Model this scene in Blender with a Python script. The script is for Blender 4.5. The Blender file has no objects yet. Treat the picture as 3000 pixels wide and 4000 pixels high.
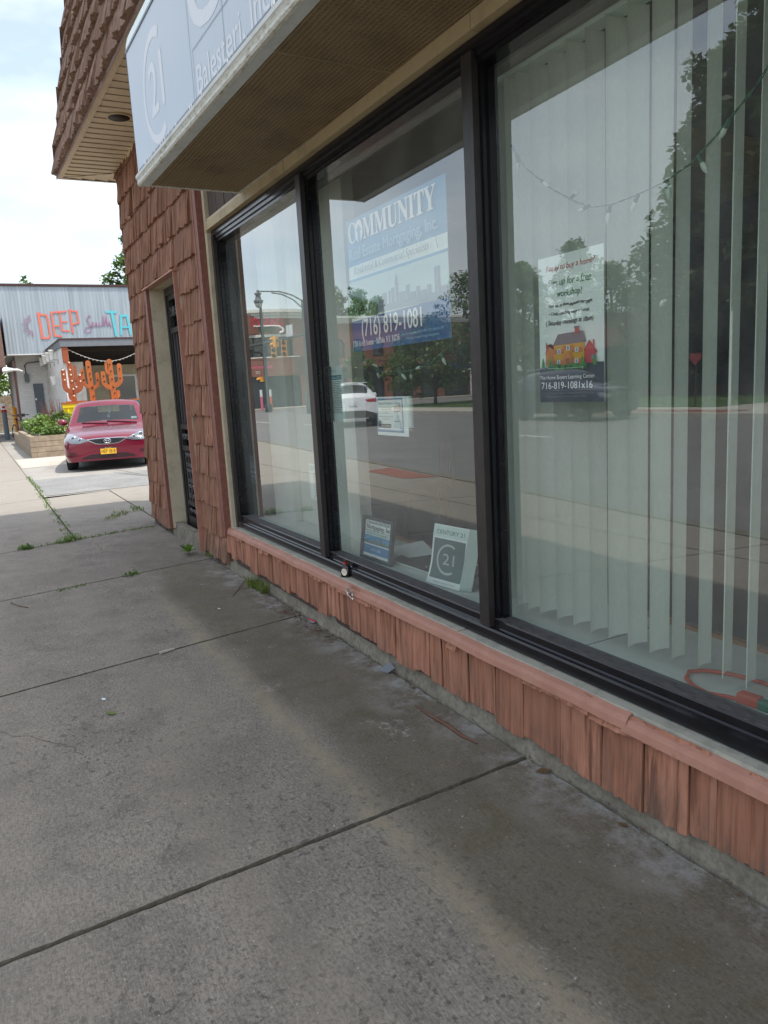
import bpy, bmesh, math, random
from mathutils import Vector, Matrix, Quaternion
from mathutils.bvhtree import BVHTree
V = Vector
scene = bpy.context.scene
C = scene.collection
R = random.Random(7)

# ------------------------------------------------------------------ camera
YAW, PITCH, ROLL = math.radians(62.02), math.radians(-9.625), math.radians(-3.2)
H = 1.34
fw = V((-math.sin(YAW)*math.cos(PITCH), math.cos(YAW)*math.cos(PITCH), math.sin(PITCH)))
r0 = V((math.cos(YAW), math.sin(YAW), 0)); u0 = r0.cross(fw)
rt = math.cos(ROLL)*r0 + math.sin(ROLL)*u0
up = -math.sin(ROLL)*r0 + math.cos(ROLL)*u0
cd = bpy.data.cameras.new('camera'); cam = bpy.data.objects.new('camera', cd); C.objects.link(cam)
cam.matrix_world = Matrix(((rt.x, up.x, -fw.x, 0), (rt.y, up.y, -fw.y, 0), (rt.z, up.z, -fw.z, H), (0, 0, 0, 1)))
cd.sensor_fit = 'HORIZONTAL'; cd.sensor_width = 36; cd.lens = 36*2930/3000
cd.clip_start = .05; cd.clip_end = 3000
scene.camera = cam

# ------------------------------------------------------------------ sky and sun
SUN = V((.33, .35, 1)).normalized()
w = bpy.data.worlds.new('World'); scene.world = w; w.use_nodes = True
nt = w.node_tree; nt.nodes.clear()
def N(t, typ, **kw):
    n = t.nodes.new(typ)
    for k, v in kw.items():
        if hasattr(n, k): setattr(n, k, v)
    return n
out = N(nt, 'ShaderNodeOutputWorld'); bg = N(nt, 'ShaderNodeBackground'); bg.inputs[1].default_value = .15
sky = N(nt, 'ShaderNodeTexSky', sky_type='NISHITA', sun_disc=False)
sky.sun_elevation = math.asin(SUN.z); sky.sun_rotation = math.atan2(SUN.x, SUN.y)
sky.air_density = 1.0; sky.dust_density = 2.2; sky.ozone_density = 1.0
tc = N(nt, 'ShaderNodeTexCoord'); mp = N(nt, 'ShaderNodeMapping'); mp.inputs['Scale'].default_value = (1.2, 1.2, 3.2)
nz = N(nt, 'ShaderNodeTexNoise'); nz.inputs['Scale'].default_value = 1.7; nz.inputs['Detail'].default_value = 6; nz.inputs['Roughness'].default_value = .55
rp = N(nt, 'ShaderNodeValToRGB'); rp.color_ramp.elements[0].position = .38; rp.color_ramp.elements[1].position = .62
mx = N(nt, 'ShaderNodeMix', data_type='RGBA')
mx.inputs['B'].default_value = (6.3, 6.55, 6.75, 1)
nt.links.new(tc.outputs['Generated'], mp.inputs['Vector']); nt.links.new(mp.outputs[0], nz.inputs['Vector'])
nt.links.new(nz.outputs['Fac'], rp.inputs[0])
ml = N(nt, 'ShaderNodeMath', operation='MULTIPLY_ADD'); ml.inputs[1].default_value = .5; ml.inputs[2].default_value = .22
nt.links.new(rp.outputs[0], ml.inputs[0]); nt.links.new(ml.outputs[0], mx.inputs['Factor'])
nt.links.new(sky.outputs[0], mx.inputs['A']); nt.links.new(mx.outputs['Result'], bg.inputs[0]); nt.links.new(bg.outputs[0], out.inputs[0])
sl = bpy.data.lights.new('sun', 'SUN'); sl.energy = 2.4; sl.angle = math.radians(.6); sl.color = (1, .95, .87)
so = bpy.data.objects.new('sun', sl); C.objects.link(so); so.rotation_mode = 'QUATERNION'
so.rotation_quaternion = SUN.to_track_quat('Z', 'Y')

scene.render.engine = 'CYCLES'
vs = scene.view_settings
scene.display_settings.display_device = 'sRGB'
vs.view_transform = 'Standard'; vs.look = 'None'; vs.gamma = 1; vs.exposure = 0.88
cy = scene.cycles
cy.use_denoising = True
try: cy.denoiser = 'OPENIMAGEDENOISE'
except Exception: pass
cy.max_bounces = 10; cy.diffuse_bounces = 4; cy.glossy_bounces = 4; cy.transparent_max_bounces = 24
cy.sample_clamp_indirect = 4; cy.caustics_reflective = False; cy.caustics_refractive = False

# ------------------------------------------------------------------ materials
def S2L(c):
    f = lambda x: x/12.92 if x <= .04045 else ((x+.055)/1.055)**2.4
    return tuple(f(x/255) for x in c)
MATS = {}
def newmat(name):
    m = bpy.data.materials.new(name); m.use_nodes = True; m.node_tree.nodes.clear(); MATS[name] = m
    return m, m.node_tree
def noise(t, vec, scale, detail=4, rough=.55, dist=0):
    n = N(t, 'ShaderNodeTexNoise'); n.inputs['Scale'].default_value = scale; n.inputs['Detail'].default_value = detail
    n.inputs['Roughness'].default_value = rough; n.inputs['Distortion'].default_value = dist
    if vec is not None: t.links.new(vec, n.inputs['Vector'])
    return n.outputs['Fac']
def ramp(t, fac, *stops):
    r = N(t, 'ShaderNodeValToRGB'); el = r.color_ramp.elements
    while len(el) < len(stops): el.new(.5)
    for e, (p, c) in zip(el, stops):
        e.position = p
        if not isinstance(c, (tuple, list)): c = (c, c, c)
        e.color = (*c[:3], 1)
    t.links.new(fac, r.inputs[0]); return r.outputs[0]
def mixc(t, fac, a, b, mode='MIX'):
    n = N(t, 'ShaderNodeMix', data_type='RGBA', blend_type=mode)
    for k, v in (('Factor', fac), ('A', a), ('B', b)):
        s = n.inputs[k]
        if k != 'Factor': s = [i for i in n.inputs if i.name == k and i.type == 'RGBA'][0]
        else: s = n.inputs[0]
        if isinstance(v, (int, float)): s.default_value = v if k == 'Factor' else (v, v, v, 1)
        elif isinstance(v, (tuple, list)): s.default_value = (*v[:3], 1)
        else: t.links.new(v, s)
    return [o for o in n.outputs if o.type == 'RGBA'][0]
def math_(t, op, a, b=0.0, c=None):
    n = N(t, 'ShaderNodeMath', operation=op)
    for i, v in enumerate((a, b, c)):
        if v is None: continue
        if isinstance(v, (int, float)): n.inputs[i].default_value = v
        else: t.links.new(v, n.inputs[i])
    return n.outputs[0]
def mapping(t, vec, scale=(1, 1, 1), rot=(0, 0, 0), loc=(0, 0, 0)):
    n = N(t, 'ShaderNodeMapping'); n.inputs['Scale'].default_value = scale; n.inputs['Rotation'].default_value = rot; n.inputs['Location'].default_value = loc
    t.links.new(vec, n.inputs['Vector']); return n.outputs[0]
def coord(t, kind='Object'):
    return N(t, 'ShaderNodeTexCoord').outputs[kind]
def wpos(t): return N(t, 'ShaderNodeNewGeometry').outputs['Position']
def island(t): return N(t, 'ShaderNodeNewGeometry').outputs['Random Per Island']
def bsdf(t, col, rough=.7, metal=0, spec=.5, bump=None, bs=.3, bd=.01, coat=0, trans=0):
    p = N(t, 'ShaderNodeBsdfPrincipled')
    for k, v in (('Base Color', col), ('Roughness', rough), ('Metallic', metal), ('Specular IOR Level', spec), ('Coat Weight', coat), ('Transmission Weight', trans)):
        s = p.inputs[k]
        if isinstance(v, (tuple, list)): s.default_value = (*v[:3], 1)
        elif isinstance(v, (int, float)): s.default_value = v if k != 'Base Color' else (v, v, v, 1)
        else: t.links.new(v, s)
    if bump is not None:
        b = N(t, 'ShaderNodeBump'); b.inputs['Strength'].default_value = bs; b.inputs['Distance'].default_value = bd
        t.links.new(bump, b.inputs['Height']); t.links.new(b.outputs[0], p.inputs['Normal'])
    o = N(t, 'ShaderNodeOutputMaterial'); t.links.new(p.outputs[0], o.inputs[0])
    return p
def simple(name, rgb, rough=.7, metal=0, var=.12, scale=6, bump=0, spec=.5, coat=0, lin=False):
    m, t = newmat(name); c = rgb if lin else S2L(rgb)
    v = coord(t)
    f = noise(t, v, scale, 5, .6)
    col = ramp(t, f, (.3, tuple(x*(1-var) for x in c)), (.7, tuple(min(1, x*(1+var)) for x in c)))
    rr = math_(t, 'MULTIPLY_ADD', f, .2, rough-.1)
    bsdf(t, col, rr, metal, spec, noise(t, v, scale*8, 3) if bump else None, bump, .004, coat)
    return m
def M(n): return MATS[n]

# --- painted cedar shakes
def shake_mat(name, base, dark, light, gs=90, varamt=1.0):
    m, t = newmat(name)
    p = wpos(t)
    g = noise(t, mapping(t, p, (gs, gs, 3.0)), 1.0, 5, .65, .3)
    g2 = noise(t, p, 2.3, 4)
    isl = island(t)
    c = ramp(t, g, (.38, dark), (.48, base), (.62, light))
    c = mixc(t, math_(t, 'MULTIPLY', isl, .55*varamt), c, tuple(x*.72 for x in base))
    c = mixc(t, ramp(t, g2, (.42, 0), (.7, .5)), c, tuple(x*.66 + .012 for x in base))
    blotch = noise(t, mapping(t, p, (6, 6, 1.4)), 3, 6, .7)
    c = mixc(t, ramp(t, blotch, (.56, 0), (.72, .5*varamt)), c, tuple(.55*x + .03 for x in base))
    zc_ = N(t, 'ShaderNodeSeparateXYZ'); t.links.new(p, zc_.inputs[0])
    zr = N(t, 'ShaderNodeMapRange'); zr.inputs[1].default_value = .24; zr.inputs[2].default_value = .07; t.links.new(zc_.outputs[2], zr.inputs[0])
    c = mixc(t, math_(t, 'MULTIPLY', zr.outputs[0], ramp(t, noise(t, mapping(t, p, (9, 9, 3)), 2, 6, .7), (.42, 0), (.66, .75))), c, (.13, .105, .08))
    c = mixc(t, ramp(t, noise(t, mapping(t, p, (22, 22, 2.2)), 1.5, 6, .75), (.60, 0), (.68, .6)), c, (.25, .185, .145))
    wh = noise(t, mapping(t, p, (1, 1, .7)), 110, 2, .5)
    c = mixc(t, ramp(t, wh, (.78, 0), (.80, .35)), c, (.5, .38, .32))
    bsdf(t, c, .78, 0, .3, g, .7, .006)
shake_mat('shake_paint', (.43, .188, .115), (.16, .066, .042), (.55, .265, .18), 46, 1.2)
shake_mat('shake_paint_shaded', (.295, .142, .086), (.11, .053, .034), (.41, .212, .142), 40, 1.3)  # same paint as the skirt, with the soffit's shade put into its colour
shake_mat('shake_roof', (.255, .150, .102), (.115, .066, .047), (.36, .225, .16), 50, 1.5)
m, t = newmat('trim_paint')
p = wpos(t); f = noise(t, p, 9, 5, .65); f2 = noise(t, p, 55, 3)
c = ramp(t, f, (.3, (.36, .172, .122)), (.7, (.46, .232, .168)))
c = mixc(t, ramp(t, f2, (.66, 0), (.72, .45)), c, (.40, .30, .24))
c = mixc(t, ramp(t, noise(t, mapping(t, p, (3, 14, 14)), 3, 6, .75), (.60, 0), (.72, .55)), c, (.19, .13, .10))
bsdf(t, c, .6, 0, .35, f2, .25, .003)
m, t = newmat('brown_trim')
p = wpos(t); f = noise(t, p, 30, 4, .6); ch = noise(t, p, 75, 3, .5)
c = ramp(t, f, (.3, (.18, .072, .052)), (.7, (.25, .105, .078)))
c = mixc(t, ramp(t, ch, (.68, 0), (.71, .8)), c, (.42, .30, .25))
bsdf(t, c, .6, 0, .3, f, .3, .003)
def grime_mat(name, base, dirt, s=7, amt=.7, rough=.6):
    m, t = newmat(name); p = wpos(t)
    f = noise(t, p, s, 6, .7); f2 = noise(t, mapping(t, p, (3, 3, 1)), s*1.7, 5, .6)
    c = mixc(t, ramp(t, f, (.48, 0), (.74, amt)), base, dirt)
    c = mixc(t, ramp(t, f2, (.55, 0), (.8, .4)), c, tuple(x*.7 for x in base))
    bsdf(t, c, rough, 0, .35, f, .2, .004)
grime_mat('beige_paint', (.56, .485, .345), (.30, .25, .165))
grime_mat('header_beige', (.44, .35, .205), (.17, .125, .07), 5, .6)
grime_mat('soffit_vinyl', (.70, .585, .40), (.34, .28, .18), 3, .35, .5)
grime_mat('sill_strip', (.44, .43, .36), (.16, .16, .13), 14, .7)
grime_mat('interior_white', (.72, .71, .66), (.5, .5, .46), 2, .3)
grime_mat('shelf_white', (.74, .75, .69), (.40, .41, .38), 3, .4)
simple('dark_board', (74, 62, 54), .8, 0, .3, 20)
# dark anodised frame
m, t = newmat('frame_black'); p = wpos(t)
f = noise(t, p, 14, 5, .7); f2 = noise(t, p, 160, 2)
c = ramp(t, f, (.3, (.006, .006, .008)), (.75, (.014, .013, .017)))
c = mixc(t, ramp(t, f2, (.74, 0), (.76, .22)), c, (.2, .19, .18))
bsdf(t, c, ramp(t, f, (.3, .10), (.7, .26)), 0, .4)
m, t = newmat('frame_bronze'); p = wpos(t)
f = noise(t, mapping(t, p, (8, 8, 3)), 6, 5, .7)
bsdf(t, ramp(t, f, (.3, (.018, .015, .0145)), (.75, (.040, .034, .033))), .38, 0, .5)
m, t = newmat('frame_dust'); p = wpos(t)
f = noise(t, mapping(t, p, (8, 30, 30)), 4, 6, .7)
bsdf(t, ramp(t, f, (.34, (.03, .029, .03)), (.68, (.12, .112, .108))), .75)
simple('rubber_black', (16, 17, 19), .7)

# --- window glass: fresnel of both faces of a pane
def glass_mat(name, tint=(.86, .93, .89), haze=.018, hazecol=(.7, .75, .72), rough=0.0, base=.043, PANES=1):
    m, t = newmat(name)
    geo = N(t, 'ShaderNodeNewGeometry')
    d = N(t, 'ShaderNodeVectorMath', operation='DOT_PRODUCT')
    t.links.new(geo.outputs['Incoming'], d.inputs[0]); t.links.new(geo.outputs['Normal'], d.inputs[1])
    cth = math_(t, 'ABSOLUTE', d.outputs['Value'])
    F = math_(t, 'MULTIPLY_ADD', math_(t, 'POWER', math_(t, 'SUBTRACT', 1.0, cth), 5.0), 1-base, base)
    F2 = math_(t, 'DIVIDE', math_(t, 'MULTIPLY', F, PANES*2.0), math_(t, 'MULTIPLY_ADD', F, PANES*2.0-1, 1.0))
    tr = N(t, 'ShaderNodeBsdfTransparent'); tr.inputs[0].default_value = (*tint, 1)
    gl = N(t, 'ShaderNodeBsdfGlossy'); gl.inputs['Roughness'].default_value = rough; gl.inputs['Color'].default_value = (.97, 1, .985, 1)
    df = N(t, 'ShaderNodeBsdfDiffuse'); df.inputs[0].default_value = (*hazecol, 1)
    a = N(t, 'ShaderNodeMixShader'); t.links.new(F2, a.inputs[0]); t.links.new(tr.outputs[0], a.inputs[1]); t.links.new(gl.outputs[0], a.inputs[2])
    dirt = ramp(t, noise(t, mapping(t, geo.outputs['Position'], (1.5, 1.5, .8)), 3, 6, .7), (.35, haze*.5), (.75, haze*1.8))
    b = N(t, 'ShaderNodeMixShader'); t.links.new(dirt, b.inputs[0]); t.links.new(a.outputs[0], b.inputs[1]); t.links.new(df.outputs[0], b.inputs[2])
    o = N(t, 'ShaderNodeOutputMaterial'); t.links.new(b.outputs[0], o.inputs[0])
    return m
glass_mat('window_glass', (.94, .968, .95), haze=.060, PANES=2)
glass_mat('car_glass', (.42, .50, .49), .0)
glass_mat('dark_glass', (.18, .2, .2), .02)
m, t = newmat('glass_edge'); tr = N(t, 'ShaderNodeBsdfTransparent'); tr.inputs[0].default_value = (.93, .98, .95, 1)
o = N(t, 'ShaderNodeOutputMaterial'); t.links.new(tr.outputs[0], o.inputs[0])

# --- concrete sidewalk with the stains the photo shows (wet band by the wall, drip line, bleached spots)
m, t = newmat('sidewalk_concrete')
p = wpos(t); sx = N(t, 'ShaderNodeSeparateXYZ'); t.links.new(p, sx.inputs[0])
X, Y = sx.outputs[0], sx.outputs[1]
n1 = noise(t, p, 1.1, 6, .62); n2 = noise(t, p, 6, 6, .7); n3 = noise(t, p, 85, 4, .7); n4 = noise(t, p, 120, 3, .7)
c = ramp(t, n1, (.28, (.190, .164, .133)), (.5, (.266, .230, .187)), (.74, (.322, .281, .230)))
c = mixc(t, ramp(t, n2, (.42, 0), (.68, .6)), c, (.150, .137, .121))
bro = noise(t, mapping(t, p, (14, 120, 1)), 2.0, 4, .6)
blot = noise(t, p, 3.3, 7, .72)
c = mixc(t, ramp(t, blot, (.50, 0), (.68, .62)), c, (.108, .098, .087))
c = mixc(t, ramp(t, noise(t, p, 4.6, 7, .75), (.56, 0), (.70, .5)), c, (.31, .285, .25))
c = mixc(t, ramp(t, bro, (.38, .45), (.52, 0)), c, (.10, .09, .078))
c = mixc(t, ramp(t, bro, (.55, 0), (.66, .35)), c, (.33, .30, .26))
n5 = noise(t, p, 36, 3, .5)
c = mixc(t, math_(t, 'MULTIPLY', ramp(t, n5, (.36, .8), (.41, 0)), ramp(t, noise(t, p, .8, 3), (.42, .15), (.6, 1))), c, (.085, .077, .068))
c = mixc(t, ramp(t, n3, (.38, .6), (.48, 0)), c, (.085, .077, .067))
c = mixc(t, ramp(t, n3, (.56, 0), (.66, .5)), c, (.34, .315, .275))
c = mixc(t, ramp(t, n4, (.57, 0), (.68, .5)), c, (.40, .37, .33))
c = mixc(t, ramp(t, n4, (.32, .6), (.42, 0)), c, (.075, .068, .06))
wob = noise(t, p, 1.6, 5, .6)
yy = math_(t, 'ADD', Y, math_(t, 'MULTIPLY_ADD', wob, .36, -.18))
# algae / damp strip between the wall and the drip line
mr = N(t, 'ShaderNodeMapRange'); mr.inputs[1].default_value = .96; mr.inputs[2].default_value = 1.10; t.links.new(yy, mr.inputs[0])
mrx = N(t, 'ShaderNodeMapRange'); mrx.inputs[1].default_value = -7.2; mrx.inputs[2].default_value = -5.2; t.links.new(X, mrx.inputs[0])
damp = math_(t, 'MULTIPLY', mr.outputs[0], mrx.outputs[0])
c = mixc(t, math_(t, 'MULTIPLY', damp, .58), c, (.104, .088, .056))
c = mixc(t, math_(t, 'MULTIPLY', damp, ramp(t, noise(t, p, 5, 7, .75), (.5, 0), (.64, .6))), c, (.112, .092, .050))
# sandy drip line
dl = math_(t, 'ABSOLUTE', math_(t, 'SUBTRACT', math_(t, 'ADD', Y, math_(t, 'MULTIPLY_ADD', noise(t, p, 2.2, 3), .1, -.05)), .955))
dm = N(t, 'ShaderNodeMapRange'); dm.inputs[1].default_value = .085; dm.inputs[2].default_value = .0; t.links.new(dl, dm.inputs[0])
dx = N(t, 'ShaderNodeMapRange'); dx.inputs[1].default_value = -5.6; dx.inputs[2].default_value = -4.4; t.links.new(X, dx.inputs[0])
c = mixc(t, math_(t, 'MULTIPLY', math_(t, 'MULTIPLY', dm.outputs[0], dx.outputs[0]), ramp(t, noise(t, p, 9, 6, .75), (.36, .15), (.60, .95))), c, (.29, .245, .17))
# second faint dried edge further out
dl2 = math_(t, 'ABSOLUTE', math_(t, 'SUBTRACT', math_(t, 'ADD', Y, math_(t, 'MULTIPLY_ADD', noise(t, p, .9, 4), .9, -.45)), .55))
dm2 = N(t, 'ShaderNodeMapRange'); dm2.inputs[1].default_value = .16; dm2.inputs[2].default_value = .0; t.links.new(dl2, dm2.inputs[0])
c = mixc(t, math_(t, 'MULTIPLY', dm2.outputs[0], .38), c, (.25, .215, .17))
# efflorescence by the wall and bleached spots
ef = N(t, 'ShaderNodeMapRange'); ef.inputs[1].default_value = 1.30; ef.inputs[2].default_value = 1.60; t.links.new(yy, ef.inputs[0])
c = mixc(t, math_(t, 'MULTIPLY', math_(t, 'MULTIPLY', ef.outputs[0], mrx.outputs[0]), ramp(t, noise(t, p, 5, 7, .75), (.47, 0), (.62, .85))), c, (.40, .40, .39))
sp = math_(t, 'MULTIPLY', ramp(t, noise(t, p, 3.4, 3, .5), (.66, 0), (.72, 1)), ramp(t, noise(t, p, 30, 7, .8), (.50, 0), (.62, .8)))
c = mixc(t, math_(t, 'MULTIPLY', sp, damp), c, (.46, .44, .42))
fleck = noise(t, p, 60, 2, .4)
c = mixc(t, ramp(t, fleck, (.73, 0), (.76, .7)), c, (.42, .40, .36))
# paler slabs further off and out towards the kerb
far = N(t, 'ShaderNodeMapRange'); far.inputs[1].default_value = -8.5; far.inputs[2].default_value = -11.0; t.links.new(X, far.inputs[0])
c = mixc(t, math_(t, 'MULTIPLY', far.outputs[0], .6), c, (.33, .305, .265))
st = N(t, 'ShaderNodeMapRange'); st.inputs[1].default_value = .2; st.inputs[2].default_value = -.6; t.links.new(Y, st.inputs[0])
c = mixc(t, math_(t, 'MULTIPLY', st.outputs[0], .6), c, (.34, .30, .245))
hb = math_(t, 'ADD', math_(t, 'MULTIPLY', n3, .6), math_(t, 'MULTIPLY', n4, .5))
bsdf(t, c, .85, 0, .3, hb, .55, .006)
def ground_mat(name, a, b, d, s1=.7, s2=60, rough=.9):
    m, t = newmat(name); p = wpos(t)
    c = ramp(t, noise(t, p, s1, 6, .65), (.3, a), (.7, b))
    c = mixc(t, ramp(t, noise(t, p, s2, 4, .7), (.4, .45), (.58, 0)), c, d)
    c = mixc(t, ramp(t, noise(t, mapping(t, p, (.35, 1.6, 1)), 1.5, 5, .6), (.55, 0), (.7, .3)), c, tuple(x*.7 for x in a))
    bsdf(t, c, rough, 0, .3, noise(t, p, s2*1.5, 3), .35, .006)
ground_mat('road_asphalt', (.195, .188, .180), (.265, .253, .24), (.13, .127, .122))
ground_mat('lot_paving', (.30, .285, .26), (.40, .38, .345), (.22, .21, .19), .5)
ground_mat('lot_asphalt', (.21, .21, .205), (.31, .305, .29), (.13, .13, .125), 1.2, 25)
ground_mat('pale_concrete', (.46, .42, .36), (.54, .50, .43), (.36, .33, .28), .9)
ground_mat('brick_paving', (.30, .115, .085), (.38, .16, .115), (.2, .09, .07), 3, 30)
ground_mat('soil', (.05, .042, .033), (.085, .07, .052), (.03, .026, .02), 4, 60)
ground_mat('joint_dirt', (.10, .086, .062), (.17, .15, .115), (.05, .042, .03), 9, 70)
ground_mat('base_concrete', (.17, .15, .115), (.33, .30, .24), (.09, .08, .062), 9, 45)
ground_mat('far_ground', (.10, .11, .07), (.16, .16, .11), (.07, .08, .05), .1, 8)
ground_mat('grass_ground', (.055, .105, .022), (.10, .17, .04), (.03, .06, .015), 1.2, 40)

def leaf_mat(name, a, b, trans=.35):
    m, t = newmat(name)
    f = island(t); f2 = noise(t, wpos(t), 1.3, 3)
    c = ramp(t, math_(t, 'MULTIPLY_ADD', f, .6, math_(t, 'MULTIPLY', f2, .4)), (.2, a), (.8, b))
    d = N(t, 'ShaderNodeBsdfDiffuse'); t.links.new(c, d.inputs[0])
    tl = N(t, 'ShaderNodeBsdfTranslucent'); t.links.new(mixc(t, .5, c, (.22, .34, .04)), tl.inputs[0])
    g = N(t, 'ShaderNodeBsdfGlossy'); g.inputs['Roughness'].default_value = .45; g.inputs[0].default_value = (.9, .95, .85, 1)
    x = N(t, 'ShaderNodeMixShader'); x.inputs[0].default_value = trans; t.links.new(d.outputs[0], x.inputs[1]); t.links.new(tl.outputs[0], x.inputs[2])
    y = N(t, 'ShaderNodeMixShader'); y.inputs[0].default_value = .06; t.links.new(x.outputs[0], y.inputs[1]); t.links.new(g.outputs[0], y.inputs[2])
    o = N(t, 'ShaderNodeOutputMaterial'); t.links.new(y.outputs[0], o.inputs[0])
leaf_mat('leaf_green', (.035, .075, .016), (.09, .16, .035))
leaf_mat('leaf_bright', (.07, .14, .02), (.17, .27, .05))
leaf_mat('leaf_dark', (.013, .030, .009), (.042, .072, .020), .25)
leaf_mat('leaf_yellow', (.10, .15, .03), (.22, .24, .05))
leaf_mat('leaf_brown', (.10, .06, .035), (.26, .15, .08))
leaf_mat('reed_red', (.16, .045, .035), (.28, .10, .07), .2)
simple('bark', (84, 68, 54), .9, 0, .3, 14, .5)

# brick
def brick_mat(name, a, b, mortar, scale=4.2, plane='YZ'):
    m, t = newmat(name); p = wpos(t)
    s = N(t, 'ShaderNodeSeparateXYZ'); t.links.new(p, s.inputs[0]); cb = N(t, 'ShaderNodeCombineXYZ')
    t.links.new(math_(t, 'ADD', s.outputs[0], s.outputs[1]), cb.inputs[0]); t.links.new(s.outputs[2], cb.inputs[1])
    bt = N(t, 'ShaderNodeTexBrick'); t.links.new(cb.outputs[0], bt.inputs['Vector'])
    bt.inputs['Color1'].default_value = (*a, 1); bt.inputs['Color2'].default_value = (*b, 1); bt.inputs['Mortar'].default_value = (*mortar, 1)
    bt.inputs['Scale'].default_value = scale; bt.inputs['Mortar Size'].default_value = .012
    c = mixc(t, ramp(t, noise(t, p, .6, 4), (.4, 0), (.75, .35)), bt.outputs['Color'], tuple(x*.7 for x in a))
    bsdf(t, c, .85)
brick_mat('red_brick', (.23, .085, .058), (.30, .12, .08), (.27, .19, .15))
brick_mat('dark_brick', (.20, .070, .055), (.24, .09, .065), (.2, .13, .11))
m, t = newmat('white_block'); p = wpos(t)
s = N(t, 'ShaderNodeSeparateXYZ'); t.links.new(p, s.inputs[0]); cb = N(t, 'ShaderNodeCombineXYZ')
t.links.new(math_(t, 'ADD', s.outputs[0], s.outputs[1]), cb.inputs[0]); t.links.new(s.outputs[2], cb.inputs[1])
bt = N(t, 'ShaderNodeTexBrick'); t.links.new(cb.outputs[0], bt.inputs['Vector']); bt.inputs['Scale'].default_value = 2.4
bt.inputs['Color1'].default_value = (.70, .70, .68, 1); bt.inputs['Color2'].default_value = (.78, .78, .76, 1); bt.inputs['Mortar'].default_value = (.55, .55, .53, 1); bt.inputs['Mortar Size'].default_value = .01
bsdf(t, mixc(t, ramp(t, noise(t, p, 1.5, 5), (.45, 0), (.75, .4)), bt.outputs['Color'], (.50, .50, .48)), .85, 0, .3, noise(t, p, 25, 4), .4, .01)
simple('stone_white', (215, 210, 200), .9, 0, .25, 5, .9)
m, t = newmat('galvanised'); p = wpos(t)
f = noise(t, mapping(t, p, (.3, 2.6, .12)), 2.0, 5, .7); f2 = noise(t, mapping(t, p, (1, 14, .3)), 1.0, 2)
c = ramp(t, f, (.35, (.31, .36, .39)), (.65, (.43, .48, .51))); c = mixc(t, ramp(t, f2, (.55, 0), (.7, .25)), c, (.25, .29, .32))
bsdf(t, c, .5, .45, .5)
simple('wood_grey', (152, 136, 116), .85, 0, .28, 5, .4)
simple('wood_brown', (120, 84, 54), .7, 0, .25, 9)
simple('rust_orange', (172, 92, 40), .6, 0, .14, 5)
simple('post_orange', (150, 76, 40), .6, 0, .14, 5)
simple('yellow_paint', (250, 214, 20), .5, 0, .06, 4)
simple('teal_paint', (30, 130, 130), .5)
simple('brown_metal', (70, 44, 40), .5)
simple('roof_brown', (118, 92, 82), .8, 0, .2, 12)
simple('fascia_grey', (112, 118, 124), .6)
simple('ceiling_dark', (60, 56, 52), .8)
simple('white_paint', (238, 238, 234), .5, 0, .04)
simple('cream_trim', (226, 226, 216), .6, 0, .05)
simple('grey_metal', (106, 112, 116), .5, .2)
simple('pole_dark', (40, 52, 50), .5)
simple('door_grey', (96, 106, 114), .5)
simple('dark_steel', (50, 58, 60), .5, .2)
simple('iron_scroll', (92, 90, 92), .34, .2, .25, 20)
simple('black_iron', (44, 43, 45), .36, 0, .2)
simple('signal_yellow', (236, 160, 30), .45, 0, .06)
simple('lens_dark', (30, 20, 18), .2)
simple('awning_blue', (40, 66, 140), .6)
simple('paper_white', (248, 250, 248), .7, 0, .02)
simple('paper_cool', (224, 238, 234), .7, 0, .02)
simple('ink_black', (24, 24, 28), .6)
simple('ink_grey', (120, 128, 132), .6)
simple('ink_red', (190, 32, 44), .6, 0, .08)
simple('ink_green', (18, 108, 66), .6, 0, .08)
simple('ink_teal', (20, 120, 138), .6)
simple('ink_blue', (62, 128, 178), .6)
simple('navy_panel', (62, 66, 84), .6, 0, .05)
simple('banner_sky', (94, 160, 206), .6, 0, .05, 2)
simple('banner_deep', (16, 88, 162), .6, 0, .06, 2)
simple('banner_pale', (206, 222, 224), .6, 0, .04, 3)
simple('banner_lilac', (146, 150, 172), .6, 0, .08, 12)
simple('banner_word', (150, 196, 222), .6, 0, .02)
simple('foliage_print', (112, 150, 96), .7, 0, .35, 40)
simple('house_gold', (222, 162, 34), .6, 0, .1, 30)
simple('house_red', (206, 66, 72), .6, 0, .1, 30)
simple('house_orange', (226, 132, 66), .6, 0, .1, 30)
simple('roof_print', (122, 116, 128), .6, 0, .12, 40)
simple('shutter_print', (206, 116, 60), .6)
simple('lawn_print', (60, 140, 60), .6, 0, .25, 40)
simple('pane_print', (120, 150, 180), .6)
simple('sign_face', (178, 191, 202), .35, 0, .03, 3)
simple('sign_letter', (212, 216, 222), .4, 0, .02, 3)
simple('sign_top', (208, 222, 220), .35, 0, .04, 3)
simple('seam_grey', (120, 130, 142), .5)
simple('panel_slate', (92, 112, 114), .5, 0, .03)
simple('logo_pale', (196, 208, 204), .5, 0, .03)
simple('frame_charcoal', (60, 66, 72), .45)
m, t = newmat('sign_rim'); p = wpos(t)
f = noise(t, mapping(t, p, (5, 12, 12)), 5, 6, .75)
c = mixc(t, ramp(t, f, (.50, 0), (.66, .85)), (.60, .60, .54), (.20, .185, .10))
bsdf(t, c, .55, 0, .4, f, .3, .004)
grime_mat('sign_rim_clean', (.62, .64, .62), (.30, .30, .22), 9, .55)
grime_mat('grille_bronze', (.26, .195, .108), (.08, .06, .034), 2.2, .75, .55)
simple('grille_dark', (36, 29, 20), .8)
simple('light_hole', (34, 18, 14), .6, 0, .4, 30)
simple('bottle_brown', (34, 16, 10), .12, 0, .1, 5, 0, .6)
simple('bottle_red', (196, 30, 34), .35)
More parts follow.
